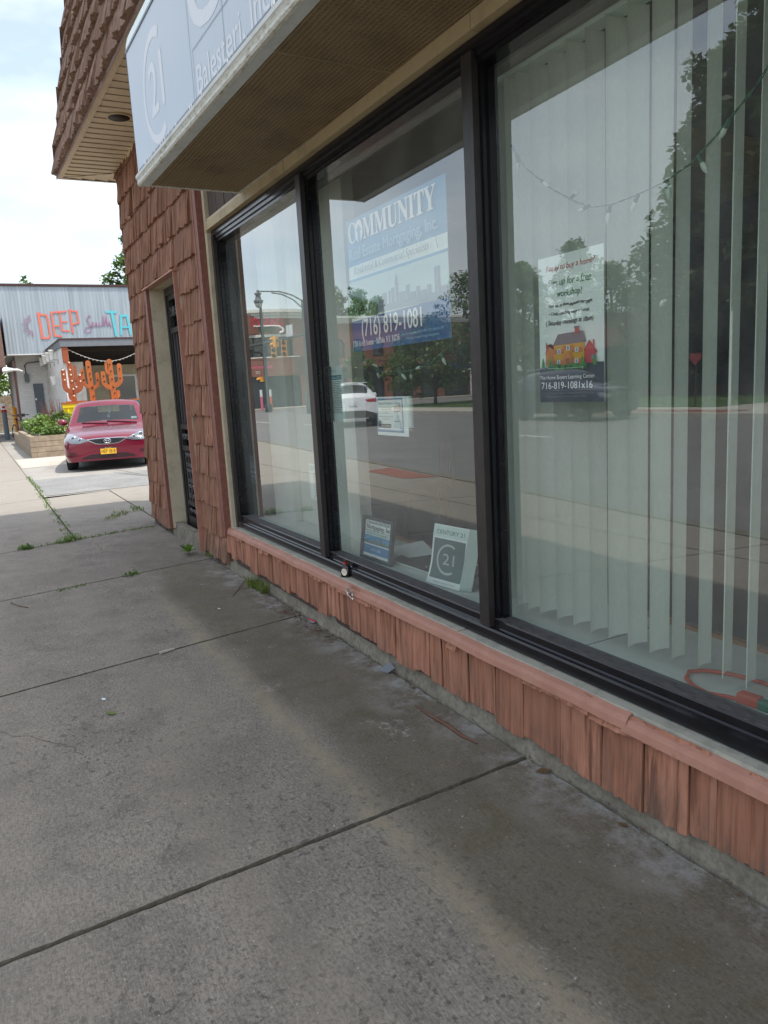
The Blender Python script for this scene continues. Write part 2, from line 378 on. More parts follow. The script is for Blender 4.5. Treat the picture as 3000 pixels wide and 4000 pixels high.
simple('label_cream', (228, 220, 200), .6)
m, t = newmat('vane_fabric')
f = noise(t, mapping(t, wpos(t), (120, 120, 60)), 1, 3); c = ramp(t, f, (.3, (.86, .89, .82)), (.7, (.93, .95, .89)))
d = N(t, 'ShaderNodeBsdfDiffuse'); t.links.new(c, d.inputs[0]); tl = N(t, 'ShaderNodeBsdfTranslucent'); t.links.new(c, tl.inputs[0])
x_ = N(t, 'ShaderNodeMixShader'); x_.inputs[0].default_value = .10; t.links.new(d.outputs[0], x_.inputs[1]); t.links.new(tl.outputs[0], x_.inputs[2])
o = N(t, 'ShaderNodeOutputMaterial'); t.links.new(x_.outputs[0], o.inputs[0])
simple('cord_orange', (206, 72, 34), .45)
simple('plug_green', (20, 110, 84), .45)
simple('wire_green', (22, 92, 70), .5)
simple('bulb_clear', (200, 212, 200), .15)
simple('chair_wood', (150, 98, 54), .45, 0, .15, 10)
simple('carpet', (70, 66, 60), .95)
simple('debris_grey', (120, 116, 108), .9)
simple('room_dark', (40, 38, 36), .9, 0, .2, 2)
simple('tan_board', (196, 150, 82), .7)
simple('foil', (190, 190, 186), .25, .8, .2, 30)
simple('car_red', (116, 16, 44), .24, .25, .05, 2, 0, .5, .8)
simple('car_white', (236, 238, 240), .3, 0, .02, 2, 0, .5, .6)
simple('car_dark', (30, 34, 38), .3, .2, .1, 2, 0, .5, .6)
simple('car_grey', (110, 116, 122), .3, .3, .1, 2, 0, .5, .6)
simple('tyre', (22, 22, 23), .85)
simple('chrome', (215, 218, 222), .12, 1, .02)
simple('alloy', (190, 194, 198), .25, .9, .04)
simple('plastic_black', (22, 23, 25), .5)
simple('plastic_dark', (62, 60, 58), .6)
simple('lamp_clear', (118, 124, 130), .12, .3, .1, 20, 0, .8, .5)
simple('lamp_red', (170, 20, 26), .15, 0, .1, 6, 0, .6, .5)
simple('plate_yellow', (246, 186, 22), .45)
simple('plate_navy', (24, 30, 70), .5)
simple('plate_white', (220, 224, 226), .5)
simple('orange_sign', (236, 104, 40), .5)
simple('heart_red', (150, 62, 66), .6)
simple('pink_sign', (226, 96, 130), .5)
simple('letter_coral', (228, 118, 98), .5, 0, .05)
simple('letter_plum', (172, 120, 152), .5, 0, .08)
simple('letter_aqua', (96, 198, 208), .5, 0, .05)
simple('letter_red', (200, 22, 48), .4, 0, .08)
simple('red_paint', (176, 34, 34), .5)
simple('twig_brown', (104, 74, 58), .85, 0, .25, 30)
simple('debris_brown', (98, 74, 54), .9, 0, .5, 60)
simple('pot_white', (236, 236, 230), .5, 0, .03)
simple('bulb_warm', (232, 216, 186), .4)
simple('green_post', (60, 76, 74), .5)

# ------------------------------------------------------------------ mesh builder
TEXT = {}
def text_geo(body, ext=0.0):
    k = body
    if k not in TEXT:
        cu = bpy.data.curves.new('text', 'FONT'); cu.body = body; cu.size = 1; cu.resolution_u = 4
        ob = bpy.data.objects.new('text', cu)
        me = bpy.data.meshes.new_from_object(ob)
        TEXT[k] = ([tuple(v.co) for v in me.vertices], [tuple(p.vertices) for p in me.polygons])
        bpy.data.objects.remove(ob); bpy.data.curves.remove(cu); bpy.data.meshes.remove(me)
    return TEXT[k]
def serif(s, bold=True, italic=False):
    o = ''
    for ch in s:
        if 'A' <= ch <= 'Z': o += chr((0x1D468 if bold and italic else 0x1D434 if italic else 0x1D400) + ord(ch)-65)
        elif 'a' <= ch <= 'z':
            o += chr(0x210E) if (italic and not bold and ch == 'h') else chr((0x1D482 if bold and italic else 0x1D44E if italic else 0x1D41A) + ord(ch)-97)
        elif '0' <= ch <= '9' and not italic: o += chr(0x1D7CE + ord(ch)-48)
        else: o += ch
    return o
class MB:
    def __init__(s): s.v = []; s.f = []; s.m = []; s.names = []; s.cur = 0; s.sm = []; s.smooth = False
    def mat(s, n):
        if n not in s.names: s.names.append(n)
        s.cur = s.names.index(n); return s
    def add(s, vs, fs):
        b = len(s.v); s.v += [tuple(x) for x in vs]
        for f in fs: s.f.append(tuple(i+b for i in f)); s.m.append(s.cur); s.sm.append(s.smooth)
    def poly(s, pts): s.add(pts, [range(len(pts))])
    def box(s, x0, x1, y0, y1, z0, z1):
        s.obox(V((x0, y0, z0)), V((x1-x0, 0, 0)), V((0, y1-y0, 0)), V((0, 0, z1-z0)))
    def obox(s, o, a, b, c):
        o, a, b, c = map(V, (o, a, b, c))
        s.add([o, o+a, o+a+b, o+b, o+c, o+a+c, o+a+b+c, o+b+c], [(0, 3, 2, 1), (4, 5, 6, 7), (0, 1, 5, 4), (1, 2, 6, 5), (2, 3, 7, 6), (3, 0, 4, 7)])
    def tube(s, pts, r, n=8, caps=True):
        pts = [V(p) for p in pts]; rs = r if isinstance(r, (list, tuple)) else [r]*len(pts); vs = []
        for i, p in enumerate(pts):
            d = (pts[min(i+1, len(pts)-1)] - pts[max(i-1, 0)]).normalized()
            a = d.cross(V((0, 0, 1)))
            if a.length < 1e-3: a = d.cross(V((1, 0, 0)))
            a.normalize(); b = d.cross(a)
            vs += [p + rs[i]*(math.cos(2*math.pi*k/n)*a + math.sin(2*math.pi*k/n)*b) for k in range(n)]
        fs = [(i*n+k, i*n+(k+1) % n, (i+1)*n+(k+1) % n, (i+1)*n+k) for i in range(len(pts)-1) for k in range(n)]
        if caps: fs += [tuple(range(n))[::-1], tuple((len(pts)-1)*n+k for k in range(n))]
        o = s.smooth; s.smooth = True; s.add(vs, fs[:len(fs)-2] if caps else fs); s.smooth = o
        if caps: s.add(vs[:n], [tuple(range(n))[::-1]]); s.add(vs[-n:], [tuple(range(n))])
    def lathe(s, o, prof, n=16, ax=V((0, 0, 1)), smooth=True):
        o = V(o); ax = V(ax).normalized(); a = ax.orthogonal().normalized(); b = ax.cross(a); vs = []
        for r, z in prof: vs += [o + ax*z + r*(math.cos(2*math.pi*k/n)*a + math.sin(2*math.pi*k/n)*b) for k in range(n)]
        fs = [(i*n+k, i*n+(k+1) % n, (i+1)*n+(k+1) % n, (i+1)*n+k) for i in range(len(prof)-1) for k in range(n)]
        q = s.smooth; s.smooth = smooth; s.add(vs, fs); s.smooth = q
        s.add(vs[:n], [tuple(range(n))[::-1]]); s.add(vs[-n:], [tuple(range(n))])
    def prism(s, pts, o, u, v, nrm, th):
        o, u, v, nrm = map(V, (o, u, v, nrm)); n = len(pts)
        a = [o+u*x+v*y+nrm*th for x, y in pts]; b = [o+u*x+v*y for x, y in pts]
        s.add(a+b, [tuple(range(n)), tuple(range(2*n-1, n-1, -1))] + [(i, n+i, n+(i+1) % n, (i+1) % n) for i in range(n)])
    def extrude(s, prof, p0, p1, a=V((0, 1, 0)), b=V((0, 0, 1)), closed=True):
        p0, p1 = V(p0), V(p1); n = len(prof)
        A = [p0+a*x+b*y for x, y in prof]; B = [p1+a*x+b*y for x, y in prof]
        s.add(A+B, [(i, (i+1) % n, n+(i+1) % n, n+i) for i in range(n if closed else n-1)] + ([tuple(range(n))[::-1], tuple(range(n, 2*n))] if closed else []))
    def text(s, body, o, u, v, size, width=None, shear=0, center=False, warp=None, off=V((0, 0, 0)), bold=0):
        if bold:
            nn_ = V(u).cross(V(v)).normalized()
            for k_, (a_, b_) in enumerate(((-1, 0), (1, 0), (0, .6), (0, -.6))): s.text(body, o, u, v, size, width, shear, center, warp, V(u)*a_*bold+V(v)*b_*bold+nn_*.00004*(k_+1))
        vs, fs = text_geo(body)
        if not vs: return
        xs = [p[0] for p in vs]; x0, x1 = min(xs), max(xs)
        kx = size if width is None else width/(x1-x0)
        o, u, v = map(V, (o, u, v)); res = []
        for x, y, _ in vs:
            X = (x-x0)*kx - (.5*(x1-x0)*kx if center else 0); Yy = y*size
            if warp: Yy += warp(X)
            X += shear*Yy
            res.append(o+off+u*X+v*Yy)
        s.add(res, fs)
    def build(s, name, parent=None, loc=None, bevel=0):
        me = bpy.data.meshes.new(name); me.from_pydata(s.v, [], s.f)
        for n in s.names: me.materials.append(MATS[n])
        me.polygons.foreach_set('material_index', s.m); me.polygons.foreach_set('use_smooth', s.sm); me.update()
        ob = bpy.data.objects.new(name, me); C.objects.link(ob)
        if parent: ob.parent = parent
        if loc is not None: ob.location = loc
        if bevel:
            bm = ob.modifiers.new('bevel', 'BEVEL'); bm.width = bevel; bm.segments = 2; bm.limit_method = 'ANGLE'; bm.angle_limit = .6
        return ob
def tag(o, label, cat, group=None):
    o['label'] = label; o['category'] = cat
    if group: o['group'] = group
    return o
def thing(name, label, cat, loc=(0, 0, 0), rz=0, group=None):
    o = bpy.data.objects.new(name, None); C.objects.link(o); o.location = loc; o.rotation_euler = (0, 0, rz); o.empty_display_size = .1
    return tag(o, label, cat, group)
def struct(o, kind='structure'): o['kind'] = kind; return o
def dup(root, loc, rz=None, label=None, scale=None):
    r = root.copy(); C.objects.link(r); r.location = loc
    if rz is not None: r.rotation_euler = (0, 0, rz)
    if label: r['label'] = label
    if scale: r.scale = (scale,)*3
    for ch in list(root.children):
        c = ch.copy(); C.objects.link(c); c.parent = r
        for g in ch.children:
            d = g.copy(); C.objects.link(d); d.parent = c
    return r
XX, YY, ZZ = V((1, 0, 0)), V((0, 1, 0)), V((0, 0, 1))

# ================================================================== SETTING
g = MB().mat('far_ground'); g.poly([(-900, -900, -.20), (900, -900, -.20), (900, 900, -.20), (-900, 900, -.20)])
struct(g.build('ground'))
def lerp(a, b, t): return a + (b-a)*t
# sidewalk slabs: cross joints follow the measured, slightly skewed lines
JL = [(9.5, 9.5), (7.5, 7.5), (5.6, 5.6), (3.7, 3.7), (1.8, 1.75), (0.0, -.05), (-1.91, -1.985), (-3.82, -4.10), (-5.75, -6.05), (-7.63, -8.09), (-11.55, -11.85),
      (-15.0, -15.2), (-18.5, -18.6), (-22, -22), (-25.5, -25.5), (-29, -29), (-33, -33), (-38, -38), (-44, -44)]
def jx(j, y): return lerp(j[0], j[1], y/1.57)
def curb(x): return -1.65 + .094*x if x < 0 else -1.65
sb = MB().mat('sidewalk_concrete'); gap = .0055
rj = random.Random(3)
def ragged(p, q, n, amp):
    return [V((lerp(p[0], q[0], i/n) + rj.uniform(-amp, amp), lerp(p[1], q[1], i/n) + rj.uniform(-amp, amp), 0)) for i in range(n)]
for a, b in zip(JL[:-1], JL[1:]):
    ylines = [1.583, -1.2, None] if b[0] > -8.2 else [1.64 if b[0] > -12 else .72, .72, -1.2, None]
    ylines = [y for i, y in enumerate(ylines) if i == 0 or y is None or y < ylines[i-1]-.01]
    for y1, y0 in zip(ylines[:-1], ylines[1:]):
        def yb(x): return curb(x)+.16 if y0 is None else y0
        xa1, xb1 = jx(a, y1)-gap, jx(b, y1)+gap
        xa0, xb0 = jx(a, yb(a[0]))-gap, jx(b, yb(b[0]))+gap
        ya, ybb = yb(xa0)+gap, yb(xb0)+gap
        near = b[0] > -12.5
        k = 90 if near else 2; am = .0022 if near else 0
        ring = (ragged((xa1, y1-gap), (xb1, y1-gap), 50, .004) if y1 == 1.583 else ragged((xa1, y1-gap), (xb1, y1-gap), 2, 0)) + ragged((xb1, y1-gap), (xb0, ybb), k, am) + ragged((xb0, ybb), (xa0, ya), k, am) + ragged((xa0, ya), (xa1, y1-gap), k, am)
        cen = sum(ring, V())/len(ring)
        inn = [p + V((math.copysign(rj.uniform(.003, .006), cen.x-p.x), math.copysign(rj.uniform(.002, .005), cen.y-p.y), 0)) for p in ring]; n = len(ring)
        sb.mat('joint_dirt'); sb.add([p - ZZ*.010 for p in ring] + inn + [p - ZZ*.05 for p in ring],
               [(i, (i+1) % n, n+(i+1) % n, n+i) for i in range(n)] + [(2*n+i, 2*n+(i+1) % n, (i+1) % n, i) for i in range(n)])
        sb.mat('sidewalk_concrete'); sb.add(inn, [tuple(range(n))])
struct(sb.build('sidewalk'))
jb = MB().mat('soil'); jb.poly([(10, 1.7, -.022), (-12.2, 1.7, -.022), (-12.2, .735, -.022), (-46, .735, -.022), (-46, curb(-46)+.15, -.022), (0, -1.5, -.022), (10, -1.5, -.022)])
struct(jb.build('soil_under_paving'))
kb = MB().mat('base_concrete')
ks = [10, 0, -6, -12, -18, -25, -35, -46]
for x1, x0 in zip(ks[:-1], ks[1:]):
    y1, y0 = curb(x1), curb(x0)
    kb.add([(x0, y0, -.16), (x1, y1, -.16), (x1, y1+.02, 0.006), (x0, y0+.02, 0.006), (x1, y1+.155, 0.006), (x0, y0+.155, 0.006), (x1, y1+.155, -.1), (x0, y0+.155, -.1)],
           [(0, 1, 2, 3), (3, 2, 4, 5), (5, 4, 6, 7)])
struct(kb.build('kerb'))
bp = MB().mat('brick_paving'); bp.poly([(-10.7, -2.42, .004), (-9.0, -2.28, .004), (-9.25, -1.86, .004), (-10.6, -1.95, .004)])
struct(bp.build('brick_paving'))
rd = MB().mat('road_asphalt'); rd.poly([(40, -1.62, -.13), (0, -1.62, -.13), (-60, curb(-60)+.03, -.13), (-60, -15.5, -.13), (40, -15.5, -.13)])
rd.poly([(-42, -15.4, -.126), (-42, -120, -.126), (-55.5, -120, -.126), (-55.5, -15.4, -.126)])
rd.mat('white_paint')
for i in range(7):
    x = -14-6.5*i; rd.poly([(x, -8.75, -.124), (x-2.4, -8.75, -.124), (x-2.4, -8.63, -.124), (x, -8.63, -.124)])
rd.poly([(-36, -7.4, -.122), (-41, -7.9, -.122), (-41, -7.65, -.122), (-36, -7.15, -.122)])
struct(rd.build('road'))
fs = MB().mat('pale_concrete'); fs.box(-41, 40, -15.75, -15.4, -.2, .0); fs.box(-41, 40, -18.2, -15.754, -.2, -.004); fs.box(-75, -56, -16.4, -13.6, -.2, -.004); fs.box(-57.9, -55.6, -120, -16.4, -.2, -.008)
fs.mat('brick_paving'); fs.poly([(-20, -15.8, .004), (-14.6, -15.8, .004), (-14.6, -16.9, .004), (-20, -16.9, .004)])
struct(fs.build('far_sidewalk'))
lw = MB().mat('grass_ground'); lw.box(-41, -16.8, -27, -18.2, -.2, .02); lw.box(-14.2, 40, -30, -18.2, -.2, .02)
struct(lw.build('lawn'))
dv = MB().mat('pale_concrete'); dv.box(-16.8, -14.2, -30, -18.2, -.2, .0); struct(dv.build('driveway'))
# lot beside the shop: level with the walk, then falling a little towards the parked car
lot = MB().mat('lot_paving')
def lz(x): return -.004 if x > -12 else -.1 if x < -16.5 else lerp(-.004, -.1, (-12-x)/4.5)
xs = [-8.0, -11.9, -14.2, -16.5, -46]
for x1, x0 in zip(xs[:-1], xs[1:]):
    if x1 == -8.0: continue
    lot.poly([(x0, .735, lz(x0)), (x1, .735, lz(x1)), (x1, 40, lz(x1)), (x0, 40, lz(x0))])
lot.mat('lot_asphalt')
lot.poly([(-15.6, .80, lz(-15.6)+.005), (-12.0, .78, lz(-12)+.005), (-12.0, 16, lz(-12)+.005), (-14.2, 16, lz(-14.2)+.005)])
lot.mat('sidewalk_concrete'); lot.poly([(-12, 1.648, -.003), (-8, 1.648, -.003), (-8, 40, -.003), (-12, 40, -.003)])
lot.mat('pale_concrete'); lot.poly([(-22.2, .80, -.095), (-19.0, .80, -.095), (-19.4, 8, -.095), (-22.2, 8, -.095)])
struct(lot.build('parking_lot'))

# ================================================================== STOREFRONT
shop = thing('shop_building', 'one storey shop clad in reddish brown wooden shakes with a wide dark framed window', 'building', (0, 0, 0))
rs = random.Random(11)
def shake(mb, o, u, n, upv, wd, h, thick, rough=.006, jag=.017, top=.004, cw=.013):
    """one hand split shake: striated face, ragged butt"""
    k = max(4, int(wd/cw)); d = rs.uniform(-.003, .003); vs = []; jb_ = rs.uniform(-jag, jag)*.6
    tilt = rs.uniform(-.006, .006); skew = rs.uniform(-.01, .01)
    for i in range(k+1):
        x = wd*i/k; d = d*.55 + rs.uniform(-rough, rough)
        if rs.random() < .16: d -= rough*1.3
        zb = jb_ + tilt*x/wd + rs.uniform(-.4, .4)*jag*.35
        e = thick + d
        vs += [o+u*x+upv*zb, o+u*x+upv*zb+n*e, o+u*(x+skew*h)+upv*(h*.55)+n*(lerp(e, top, .5)+d*.3), o+u*(x+skew*h)+upv*h+n*(top+d*.3)]
    fs = []
    for i in range(k):
        a, b = i*4, i*4+4
        fs += [(a, b, b+1, a+1), (a+1, b+1, b+2, a+2), (a+2, b+2, b+3, a+3)]
    fs += [(0, 1, 2, 3), (k*4+3, k*4+2, k*4+1, k*4)]
    mb.add(vs, fs)
def course(mb, o, u, n, upv, x0, x1, h, thick=.028, wmin=.07, wmax=.16, **kw):
    x = x0
    while x < x1-.004:
        wd = min(rs.uniform(wmin, wmax), x1-x)
        if x1-x-wd < .035: wd = x1-x
        shake(mb, o+u*(x+.0015), u, n, upv, wd-.003, h, thick*rs.uniform(.62, 1.4), **kw); x += wd
# --- door bay
bay = MB().mat('shake_paint_shaded')
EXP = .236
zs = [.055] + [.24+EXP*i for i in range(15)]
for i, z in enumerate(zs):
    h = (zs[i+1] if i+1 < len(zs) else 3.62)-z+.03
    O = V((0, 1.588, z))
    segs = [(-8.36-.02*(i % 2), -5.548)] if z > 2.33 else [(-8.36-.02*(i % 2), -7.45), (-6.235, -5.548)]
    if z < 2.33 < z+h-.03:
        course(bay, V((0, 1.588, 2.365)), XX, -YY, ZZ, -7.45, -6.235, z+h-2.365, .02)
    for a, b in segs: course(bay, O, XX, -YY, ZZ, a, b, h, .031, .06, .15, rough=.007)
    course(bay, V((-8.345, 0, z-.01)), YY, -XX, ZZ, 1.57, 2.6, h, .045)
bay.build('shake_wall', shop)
wl = MB().mat('dark_board')
wl.box(-8.34, -7.4, 1.59, 1.75, 0, 3.62); wl.box(-6.27, -5.47, 1.59, 1.75, 0, 3.62); wl.box(-7.4, -6.27, 1.59, 1.75, 2.365, 3.62)
wl.box(-8.34, -8.2, 1.752, 9, 0, 3.62)
wl.build('wall_backing', shop)
cb_ = MB().mat('base_concrete')
for i in range(60):
    x0 = -8.3+9.6*i/60; x1 = -8.3+9.6*(i+1)/60
    a0 = .006*math.sin(i*1.7)+.004*math.sin(i*.61); a1 = .006*math.sin((i+1)*1.7)+.004*math.sin((i+1)*.61)
    cb_.add([(x0, 1.597+a0-.012, -.03), (x1, 1.597+a1-.012, -.03), (x1, 1.597+a1, .06), (x0, 1.597+a0, .06), (x0, 1.60+a0, .125), (x1, 1.60+a1, .125), (x0, 1.66, .125), (x1, 1.66, .125)],
            [(0, 1, 2, 3), (3, 2, 5, 4), (4, 5, 7, 6)])
cb_.build('foundation', shop)
# --- skirt under the window
sk = MB().mat('shake_paint')
x = -5.56
while x < 1.25:
    wd = rs.uniform(.085, .20); zb = lerp(.125, .072, min(1, (x+5.56)/3.4)) + rs.uniform(-.012, .012)
    shake(sk, V((x+.003, 1.592, zb)), XX, -YY, ZZ, wd-.006-.004*(rs.random() < .4), .335-zb, rs.uniform(.013, .024), rough=.0042, jag=.016, top=.012, cw=.009)
    x += wd
x = -5.5
while x < 1.25:
    wd = rs.uniform(.05, .16)
    if rs.random() < .62: shake(sk, V((x, 1.59, .290+rs.uniform(-.010, .012))), XX, -YY, ZZ, wd, .045, .034, rough=.004, jag=.016, top=.010, cw=.011)
    x += wd
sk.build('shake_skirt', shop)
skb = MB().mat('dark_board'); skb.box(-5.56, 1.25, 1.592, 1.64, .075, .34); skb.build('skirt_backing', shop)
# --- flashing, its joint, the dent with torn foil, pale strip
def flash_profile(dz): return [(1.612, .350+dz), (1.586, .347+dz), (1.570, .339+dz), (1.560, .325+dz), (1.555, .304+dz), (1.559, .304+dz), (1.566, .322+dz), (1.612, .342+dz)]
fl = MB().mat('trim_paint')
xs = [-5.575] + [-5.4+.16*i for i in range(25)] + [-1.50]
wv = [rs.uniform(-.0035, .0035) for _ in xs]
def dent(x): return math.exp(-((x+3.32)/.06)**2)
for i in range(len(xs)-1):
    A = flash_profile(wv[i]); B = flash_profile(wv[i+1])
    pa = [V((xs[i], y+.014*dent(xs[i])*(j in (2, 3, 4)), z-.012*dent(xs[i])*(j in (2, 3, 4)))) for j, (y, z) in enumerate(A)]
    pb_ = [V((xs[i+1], y+.014*dent(xs[i+1])*(j in (2, 3, 4)), z-.012*dent(xs[i+1])*(j in (2, 3, 4)))) for j, (y, z) in enumerate(B)]
    n = len(A); fl.add(pa+pb_, [(j, (j+1) % n, n+(j+1) % n, n+j) for j in range(n)]); fl.smooth = False
fl.build('flashing', shop)
fl = MB().mat('trim_paint'); fl.extrude([(y-.002, z-.008) for y, z in flash_profile(0)], (-1.515, 0, 0), (1.3, 0, 0)); fl.build('flashing', shop)
fo = MB().mat('foil')
for i in range(26):
    a = V((-3.33+rs.uniform(-.035, .03), 1.553+rs.uniform(-.012, .008), .318+rs.uniform(-.022, .022)))
    fo.poly([a, a+V((rs.uniform(-.02, .02), rs.uniform(-.008, .004), rs.uniform(-.016, .016))), a+V((rs.uniform(-.02, .02), rs.uniform(-.008, .004), rs.uniform(-.016, .016)))])
fo.build('torn_foil', shop)
ss = MB().mat('sill_strip'); ss.box(-5.41, -2.42, 1.588, 1.634, .330, .3535); ss.box(-2.412, 1.3, 1.588, 1.634, .330, .352); ss.build('sill_strip', shop)
# --- corner trims
tb = MB().mat('brown_trim'); tb.box(-5.548, -5.466, 1.545, 1.60, .30, 3.6); tb.mat('trim_paint'); tb.box(-5.556, -5.5485, 1.540, 1.60, .30, 3.6); tb.build('corner_trim', shop)
cs = MB().mat('beige_paint'); cs.box(-5.464, -5.414, 1.592, 1.66, .345, 2.46); cs.box(-5.464, -5.414, 1.592, 1.66, 2.464, 3.6); cs.build('casing', shop)
hd = MB().mat('header_beige'); hd.box(-5.43, -3.9, 1.588, 1.64, 2.470, 2.524); hd.box(-3.896, -2.2, 1.589, 1.64, 2.470, 2.524); hd.box(-2.196, 1.4, 1.588, 1.64, 2.470, 2.524); hd.build('header_board', shop)
ub = MB().mat('dark_board')
x = -5.41
while x < 1.4: ub.box(x, x+.088, 1.618+rs.uniform(0, .004), 1.66, 2.53, 3.62); x += .092
ub.mat('beige_paint'); ub.box(-5.41, 1.4, 1.600, 1.66, 2.525, 2.548)
ub.build('upper_panel', shop)
# --- window frame
wf = thing('window_frame', '', ''); del wf['label']; del wf['category']; wf.parent = shop
bt_ = [(1.634, .350), (1.624, .358), (1.621, .366), (1.621, .394), (1.625, .402), (1.632, .405), (1.640, .403), (1.643, .408), (1.643, .432), (1.647, .436), (1.647, .350)]
fb = MB().mat('frame_black'); fb.extrude(bt_, (-5.412, 0, 0), (.86, 0, 0)); fb.build('bottom_rail', wf)
fd = MB().mat('frame_dust'); fd.box(-5.36, .80, 1.648, 1.712, .40, .4385); fd.build('bottom_ledge', wf)
tp = [(1.622, 2.467), (1.622, 2.432), (1.632, 2.426), (1.632, 2.408), (1.642, 2.404), (1.642, 2.388), (1.70, 2.388), (1.70, 2.467)]
ft = MB().mat('frame_black'); ft.extrude(tp, (-5.412, 0, 0), (.86, 0, 0)); ft.build('top_rail', wf)
MUL = [(-3.833, -3.772), (-2.303, -2.243), (-.775, -.715)]
def jamb(x0, x1, name):
    j = MB().mat('frame_bronze'); j.box(x0, x1, 1.618, 1.645, .3535 if name != 'mullion' else .408, 2.43)
    j.mat('frame_black'); j.box(x0+.003, x1-.002, 1.646, 1.715, .41, 2.39)
    j.box(x1-.004, x1+.010, 1.650, 1.712, .438, 2.388); j.box(x1+.0095, x1+.020, 1.672, 1.712, .438, 2.387)
    j.build(name, wf)
jamb(-5.412, -5.372, 'jamb'); jamb(.80, .86, 'jamb')
for a, b in MUL: jamb(a, b, 'mullion')
edges = [-5.352] + [e for m_ in MUL for e in m_] + [.80]
for a, b in zip(edges[::2], edges[1::2]):
    gp = MB().mat('window_glass'); gp.poly([(a, 1.700, .432), (b, 1.700, .432), (b, 1.700, 2.392), (a, 1.700, 2.392)])
    gp.mat('glass_edge'); gp.poly([(a, 1.706, .432), (b, 1.706, .432), (b, 1.706, 2.392), (a, 1.706, 2.392)])
    gp.build('glass_pane', wf)
# --- door recess and iron security door
dj = MB().mat('beige_paint'); dj.box(-7.40, -7.362, 1.572, 1.80, .07, 2.33); dj.box(-6.278, -6.25, 1.572, 1.80, .07, 2.33); dj.box(-7.40, -6.25, 1.574, 1.80, 2.33, 2.36); dj.build('door_jamb', shop)
dt = MB().mat('brown_trim')
for i in range(12):
    z0 = .07+i*.19; dt.box(-7.452+rs.uniform(-.006, .006), -7.366, 1.540+rs.uniform(0, .003), 1.575, z0, z0+.19)
dt.mat('trim_paint'); zz = .03
while zz < 2.33:
    wv_ = .007*math.sin(zz*5)+rs.uniform(-.002, .002); dt.box(-6.262+wv_, -6.248+wv_, 1.535, 1.60, zz, zz+.0995); zz += .1
dt.add([(-7.47, 1.525, 2.340), (-6.24, 1.525, 2.340), (-6.24, 1.60, 2.372), (-7.47, 1.60, 2.372), (-7.47, 1.525, 2.328), (-6.24, 1.525, 2.328), (-6.24, 1.60, 2.328), (-7.47, 1.60, 2.328)],
       [(0, 1, 2, 3), (4, 7, 6, 5), (0, 4, 5, 1), (1, 5, 6, 2), (0, 3, 7, 4)])
dt.build('door_trim', shop)
th = MB().mat('base_concrete'); th.box(-7.40, -6.25, 1.575, 1.80, -.02, .068); th.build('threshold', shop)
sd = thing('security_door', '', ''); del sd['label']; del sd['category']; sd.parent = shop
dx0, dx1, dy = -7.362, -6.278, 1.705
df = MB().mat('black_iron')
df.box(dx0, dx0+.05, dy, dy+.05, .07, 2.33); df.box(dx1-.05, dx1, dy, dy+.05, .07, 2.33); df.box(dx0+.05, dx1-.05, dy+.001, dy+.05, 2.26, 2.33)
df.box(dx0+.055, dx0+.10, dy+.012, dy+.05, .09, 2.255); df.box(dx1-.10, dx1-.055, dy+.012, dy+.05, .09, 2.255)
for z in (2.215, 1.92, 1.03, .83, .30, .075): df.box(dx0+.10, dx1-.10, dy+.010, dy+.048, z, z+(.045 if z > .1 else .115))
df.build('door_frame', sd)
dgl = MB().mat('dark_glass'); dgl.box(dx0+.05, dx1-.05, dy+.06, dy+.07, .08, 2.3); dgl.build('door_glass', sd)
bars = MB().mat('iron_scroll')
for i in range(9):
    x = dx0+.14+i*.1
    bars.box(x-.007, x+.007, dy+.018, dy+.032, 1.075, 1.92); bars.box(x-.007, x+.007, dy+.018, dy+.032, .345, .83)
bars.build('bars', sd)
scr = MB().mat('iron_scroll')
def scroll(cx, cz, r, s=1):
    for sg in (1, -1):
        pts = [V((cx+sg*(r*.5+.5*r*(1-.13*k)*math.cos(k*.62*s)), dy+.02, cz+r*(1-.1*k)*math.sin(k*.62*s)*.95)) for k in range(10)]
        scr.tube(pts, .0075, 5)
for cz, r in ((2.09, .085), (.945, .055), (.235, .04)):
    for i in range(7): scroll(dx0+.16+i*.125, cz, r)
for i in range(6):
    for k in range(6): scroll(dx0+.19+i*.125, .40+k*.075, .035, 1 if k % 2 else -1)
scr.build('scrollwork', sd)
dn = MB().mat('white_paint'); dn.text('1716', V((dx0+.62, dy+.058, 2.165)), XX, ZZ, .115, .36); dn.build('door_number', sd)
cu = MB().mat('paper_cool'); cu.box(dx0+.45, dx0+.62, dy+.09, dy+.10, 1.1, 1.95); cu.build('door_curtain', sd)
# --- soffit
def fy(x): return 1.05 + .027*(x+8.7)
sf = MB().mat('soffit_vinyl')
x = -8.66
SZ = 3.6
while x < 1.5:
    x1 = x+.132
    def yin(q): return 1.60 if q > -8.34 else lerp(1.05, 1.60, (q+8.7)/.36)
    if yin(x) - fy(x) > .06 or x > -8.4:
        sf.add([(x, fy(x)+.045, SZ+.010), (x1, fy(x1)+.045, SZ), (x1, max(yin(x1), fy(x1)+.05), SZ), (x, max(yin(x), fy(x)+.05), SZ+.010), (x1, fy(x1)+.045, SZ+.006), (x1, max(yin(x1), fy(x1)+.05), SZ+.006)], [(0, 1, 2, 3), (1, 4, 5, 2)])
    x = x1
y = 1.15
while y < 3.2:
    y1 = y+.13
    def xin(q): return -8.34 if q > 1.6 else lerp(-8.70, -8.34, (q-1.05)/.55)
    sf.add([(-8.66, y, SZ+.010), (-8.66, y1, SZ), (xin(y1), y1, SZ), (xin(y), y, SZ+.010), (-8.66, y1, SZ+.012), (xin(y1), y1, SZ+.012)], [(3, 2, 1, 0), (1, 2, 5, 4)])
    y = y1
